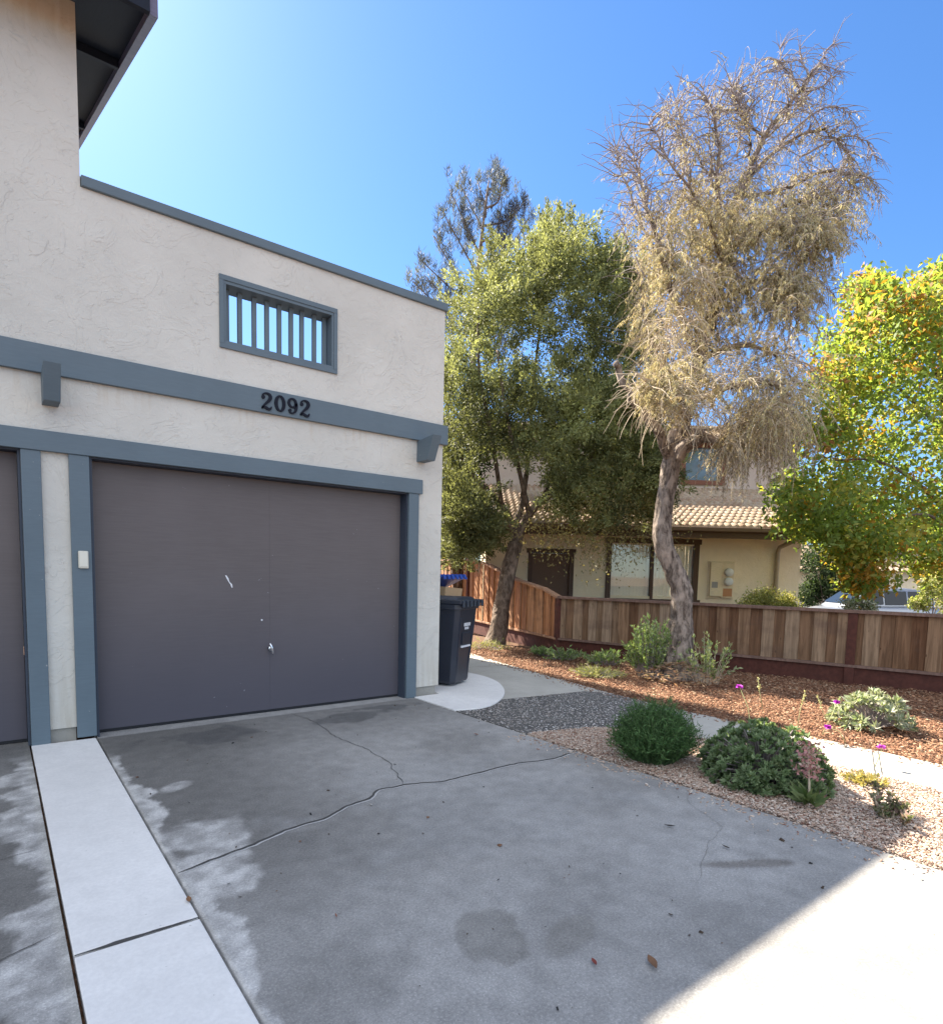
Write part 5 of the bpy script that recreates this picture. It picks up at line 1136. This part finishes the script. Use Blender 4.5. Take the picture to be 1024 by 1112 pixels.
for i in range(9):
    b = np.array([rng.normal(0, .07), rng.normal(0, .06), 0]); tip = b+np.array([rng.normal(0, .03), rng.normal(0, .03), rng.uniform(.06, .16)]); mb.tube([Vector(b), Vector(tip)], [.008, .006], 5)
    n = 46; s = rng.uniform(.2, 1, n)[:, None]; a = rng.uniform(0, 2*np.pi, n); P_.append(b*(1-s)+tip*s); D_.append(np.stack([np.cos(a), np.sin(a), rng.uniform(.3, 1.2, n)], 1)); C_.append(palette(n, [(.22, .21, .13), (.30, .2, .17), (.16, .19, .09)], [1, 1, 1]))
mb.build('stems', TWIG, su); P = np.concatenate(P_); n = len(P); link('leaves', leaf_mesh('leaves', P, np.concatenate(D_), rng.uniform(.03, .05, n), rng.uniform(.015, .022, n), np.concatenate(C_), .4), LEAFS, su)
stems_plant('ground_sedum', 'low golden ground plant at the edge of the sunlit walkway', 'plant', gr(940, 852), .13, .04, 60, 12, .03, .012, [(.42, .32, .10), (.34, .3, .12)])
# silver shrub in the mulch
rosettes('silver_shrub', 'pale silvery green shrub in the bark mulch near the fence post', 'shrub', gr(945, 788), .32, .30, 130, 13, .075, .022, [(.34, .36, .24), (.26, .31, .17), (.40, .40, .30)])
# plants round the bare trunk
stems_plant('leafy_shrub', 'upright light green shrub on the left side of the bare grey trunk', 'shrub', gr(706, 735), .36, .78, 120, 22, .055, .022, [(.18, .25, .08), (.26, .32, .13), (.13, .19, .06)])
stems_plant('twiggy_shrub', 'sparse twiggy shrub to the right of the bare grey trunk', 'shrub', gr(768, 742), .38, .62, 34, 20, .05, .022, [(.20, .26, .10), (.3, .33, .17)], stemmat=TWIG)
for k, (u, v, R_, h, lab) in enumerate([(612, 716, .34, .16, 'low leafy ground plant at the foot of the low fence corner'), (657, 722, .30, .20, 'spreading green plant between the fence corner and the light green shrub'), (648, 733, .36, .06, 'patch of short yellow green grass on the sunlit mulch'), (590, 712, .24, .12, 'small green weed near the leaning trunk by the kickboard'), (530, 704, .42, .10, 'short dry grass tuft at the foot of the leaning trunk')]):
    g_ = gr(u, v)
    stems_plant('ground_plant' if k not in (2, 4) else 'grass_tuft', lab, 'plant' if k not in (2, 4) else 'grass', g_, R_, h, 70 if k != 2 else 160, 10, .05 if k not in (2, 4) else .06, .02 if k not in (2, 4) else .006, [(.16, .24, .08), (.24, .3, .12)] if k not in (2, 4) else [(.32, .34, .10), (.4, .36, .15)])
# purple geraniums on wiry stems
GERM = m_plain('magenta_petal', (0.42, 0.03, 0.42), 0.6, 0, 0.2); STEMG = m_plain('pale_stem', (0.34, 0.36, 0.16), 0.8)
fl = [(803, 746, 816, 797, 'left'), (909, 763, 893, 797, 'next to the silver shrub'), (899, 790, 905, 812, 'lowest over the bright walkway'), (957, 812, 950, 832, 'rightmost at the walkway edge')]
labs = ['magenta flower on a thin stem, highest and nearest the bare trunk', 'magenta flower on a thin stem beside the silvery shrub', 'magenta flower on a thin stem just above the bright walkway', 'magenta flower nodding at the walkway edge right of the others']
for (u, v, ub, vb, _), lab in zip(fl, labs):
    b = gr(ub, vb); b[0] = max(b[0], float(xfar(b[1]))+.03) if b[0] > 4.6 else b[0]
    dist = (b-CP)@FW; tip = at(u, v, dist*.995)
    f_ = thing('magenta_flower', lab, 'flower', (b[0], b[1], 0), 0, 'magenta flowers over the walkway'); o = Vector((b[0], b[1], 0)); tp = Vector(tip)-o
    mb = MB(); mb.tube([(0, 0, -.01), tuple(tp*.5+Vector((.02, -.01, .03))), tuple(tp)], [.0035, .003, .0022], 5); mb.build('stem', STEMG, f_)
    n = 16; a = rng.uniform(0, 2*np.pi, n); d = np.stack([np.cos(a), np.sin(a), rng.uniform(-.3, .9, n)], 1)
    link('petals', leaf_mesh('petals', np.tile(np.array(tp), (n, 1)), d, .034, .03, np.tile([.4, .03, .4], (n, 1))), GERM, f_)
for (u, v, ub, vb, lab) in [(823, 737, 828, 768, 'pale dry seed stalk standing in the mulch right of the first magenta flower'), (874, 752, 866, 788, 'pale dry seed stalk behind the broad grey green shrub'), (888, 757, 900, 788, 'branching pale seed stalk close to the second magenta flower')]:
    b = gr(ub, vb); b[0] = max(b[0], float(xfar(b[1]))+.05); tip = at(u, v, ((b-CP)@FW)); f_ = thing('seed_stalk', lab, 'plant', (b[0], b[1], 0), 0, 'dry seed stalks in the mulch'); tp = Vector(tip)-Vector((b[0], b[1], 0))
    mb = MB(); mb.tube([(0, 0, -.01), tuple(tp*.5+Vector((.01, .01, 0))), tuple(tp)], [.004, .003, .002], 5); mb.build('stem', STEMG, f_)
    n = 24; s = rng.uniform(.6, 1.02, n)[:, None]; link('seed_heads', leaf_mesh('seed_heads', np.array(tp)*s, rdir(n)+np.array([0, 0, .6]), rng.uniform(.015, .035, n), .012, palette(n, [(.45, .4, .2), (.38, .38, .18)], [1, 1])), LEAF2, f_)
# fallen leaves and bits on the drive
lit = [(708, 1049, .075, 'curled brown leaf lying on the driveway nearest the sunlit corner', (.15, .08, .045)), (645, 1048, .04, 'small red brown leaf on the driveway beside the curled leaf', (.16, .04, .03)), (727, 899, .06, 'thin dark twig bit lying near the chip bed edge', (.03, .025, .02)), (788, 922, .05, 'short dark twig bit beside the hairline crack', (.05, .04, .03)), (365, 997, .03, 'small brown leaf on the driveway near the oil stain', (.2, .08, .05)), (517, 799, .05, 'brown leaf scrap near the aggregate paving', (.2, .1, .07)), (541, 958, .025, 'tiny dark seed pod in the middle of the driveway', (.03, .025, .02)), (205, 980, .05, 'brown leaf caught in the joint beside the pale strip', (.2, .1, .05))]
for u, v, s, lab, c_ in lit:
    b = gr(u, v); m_ = NT('litter_leaf'); mm = m_.bsdf(c_, 0.8, 0.15); mb = MB(); nseg = 7; rot = random.uniform(0, 3); wd = .2 if s > .035 and c_[0] > .1 else .12
    vs = []
    for i in range(nseg):
        s_ = i/(nseg-1); ww = s*wd*math.sin(math.pi*min(.97, s_*.95+.03)); zz = .008+.02*(s_-.5)**2*s/.05
        for q in (-1, 0, 1):
            x, y = (s_-.5)*s, q*ww; vs.append((x*math.cos(rot)-y*math.sin(rot), x*math.sin(rot)+y*math.cos(rot), zz+(abs(q)*ww*.7)))
    mb.add(vs, [(i*3+k, i*3+k+1, i*3+k+4, i*3+k+3) for i in range(nseg-1) for k in range(2)], True); o = mb.build('fallen_leaf', mm); o.location = (b[0], b[1], 0.0); prop(o, lab, 'leaf', 'litter on the driveway')

n = 85; P = np.stack([rng.uniform(.05, 2.8, n), -.2-4.2*rng.random(n), np.full(n, .006)], 1); sz = rng.choice([.006, .009, .014, .022], n, p=[.5, .32, .15, .03])
prop(link('leaf_crumbs', flakes('leaf_crumbs', P, sz*1.3, sz*.8, sz*.25, palette(n, [(.05, .035, .025), (.14, .07, .04), (.02, .02, .02), (.3, .28, .25)], [4, 3, 2, .6])), CHIPS), 'scattered crumbs of dry leaf and grit on the driveway', 'leaf litter', kind='stuff')
# ------------------------------------------------------------------ render settings
sc.view_settings.view_transform = 'Standard'; sc.view_settings.look = 'None'; sc.view_settings.exposure = 0.0; sc.view_settings.gamma = 1.1
sc.cycles.max_bounces = 8; sc.cycles.diffuse_bounces = 4; sc.cycles.transparent_max_bounces = 12
try: sc.cycles.use_denoising = True
except Exception: pass
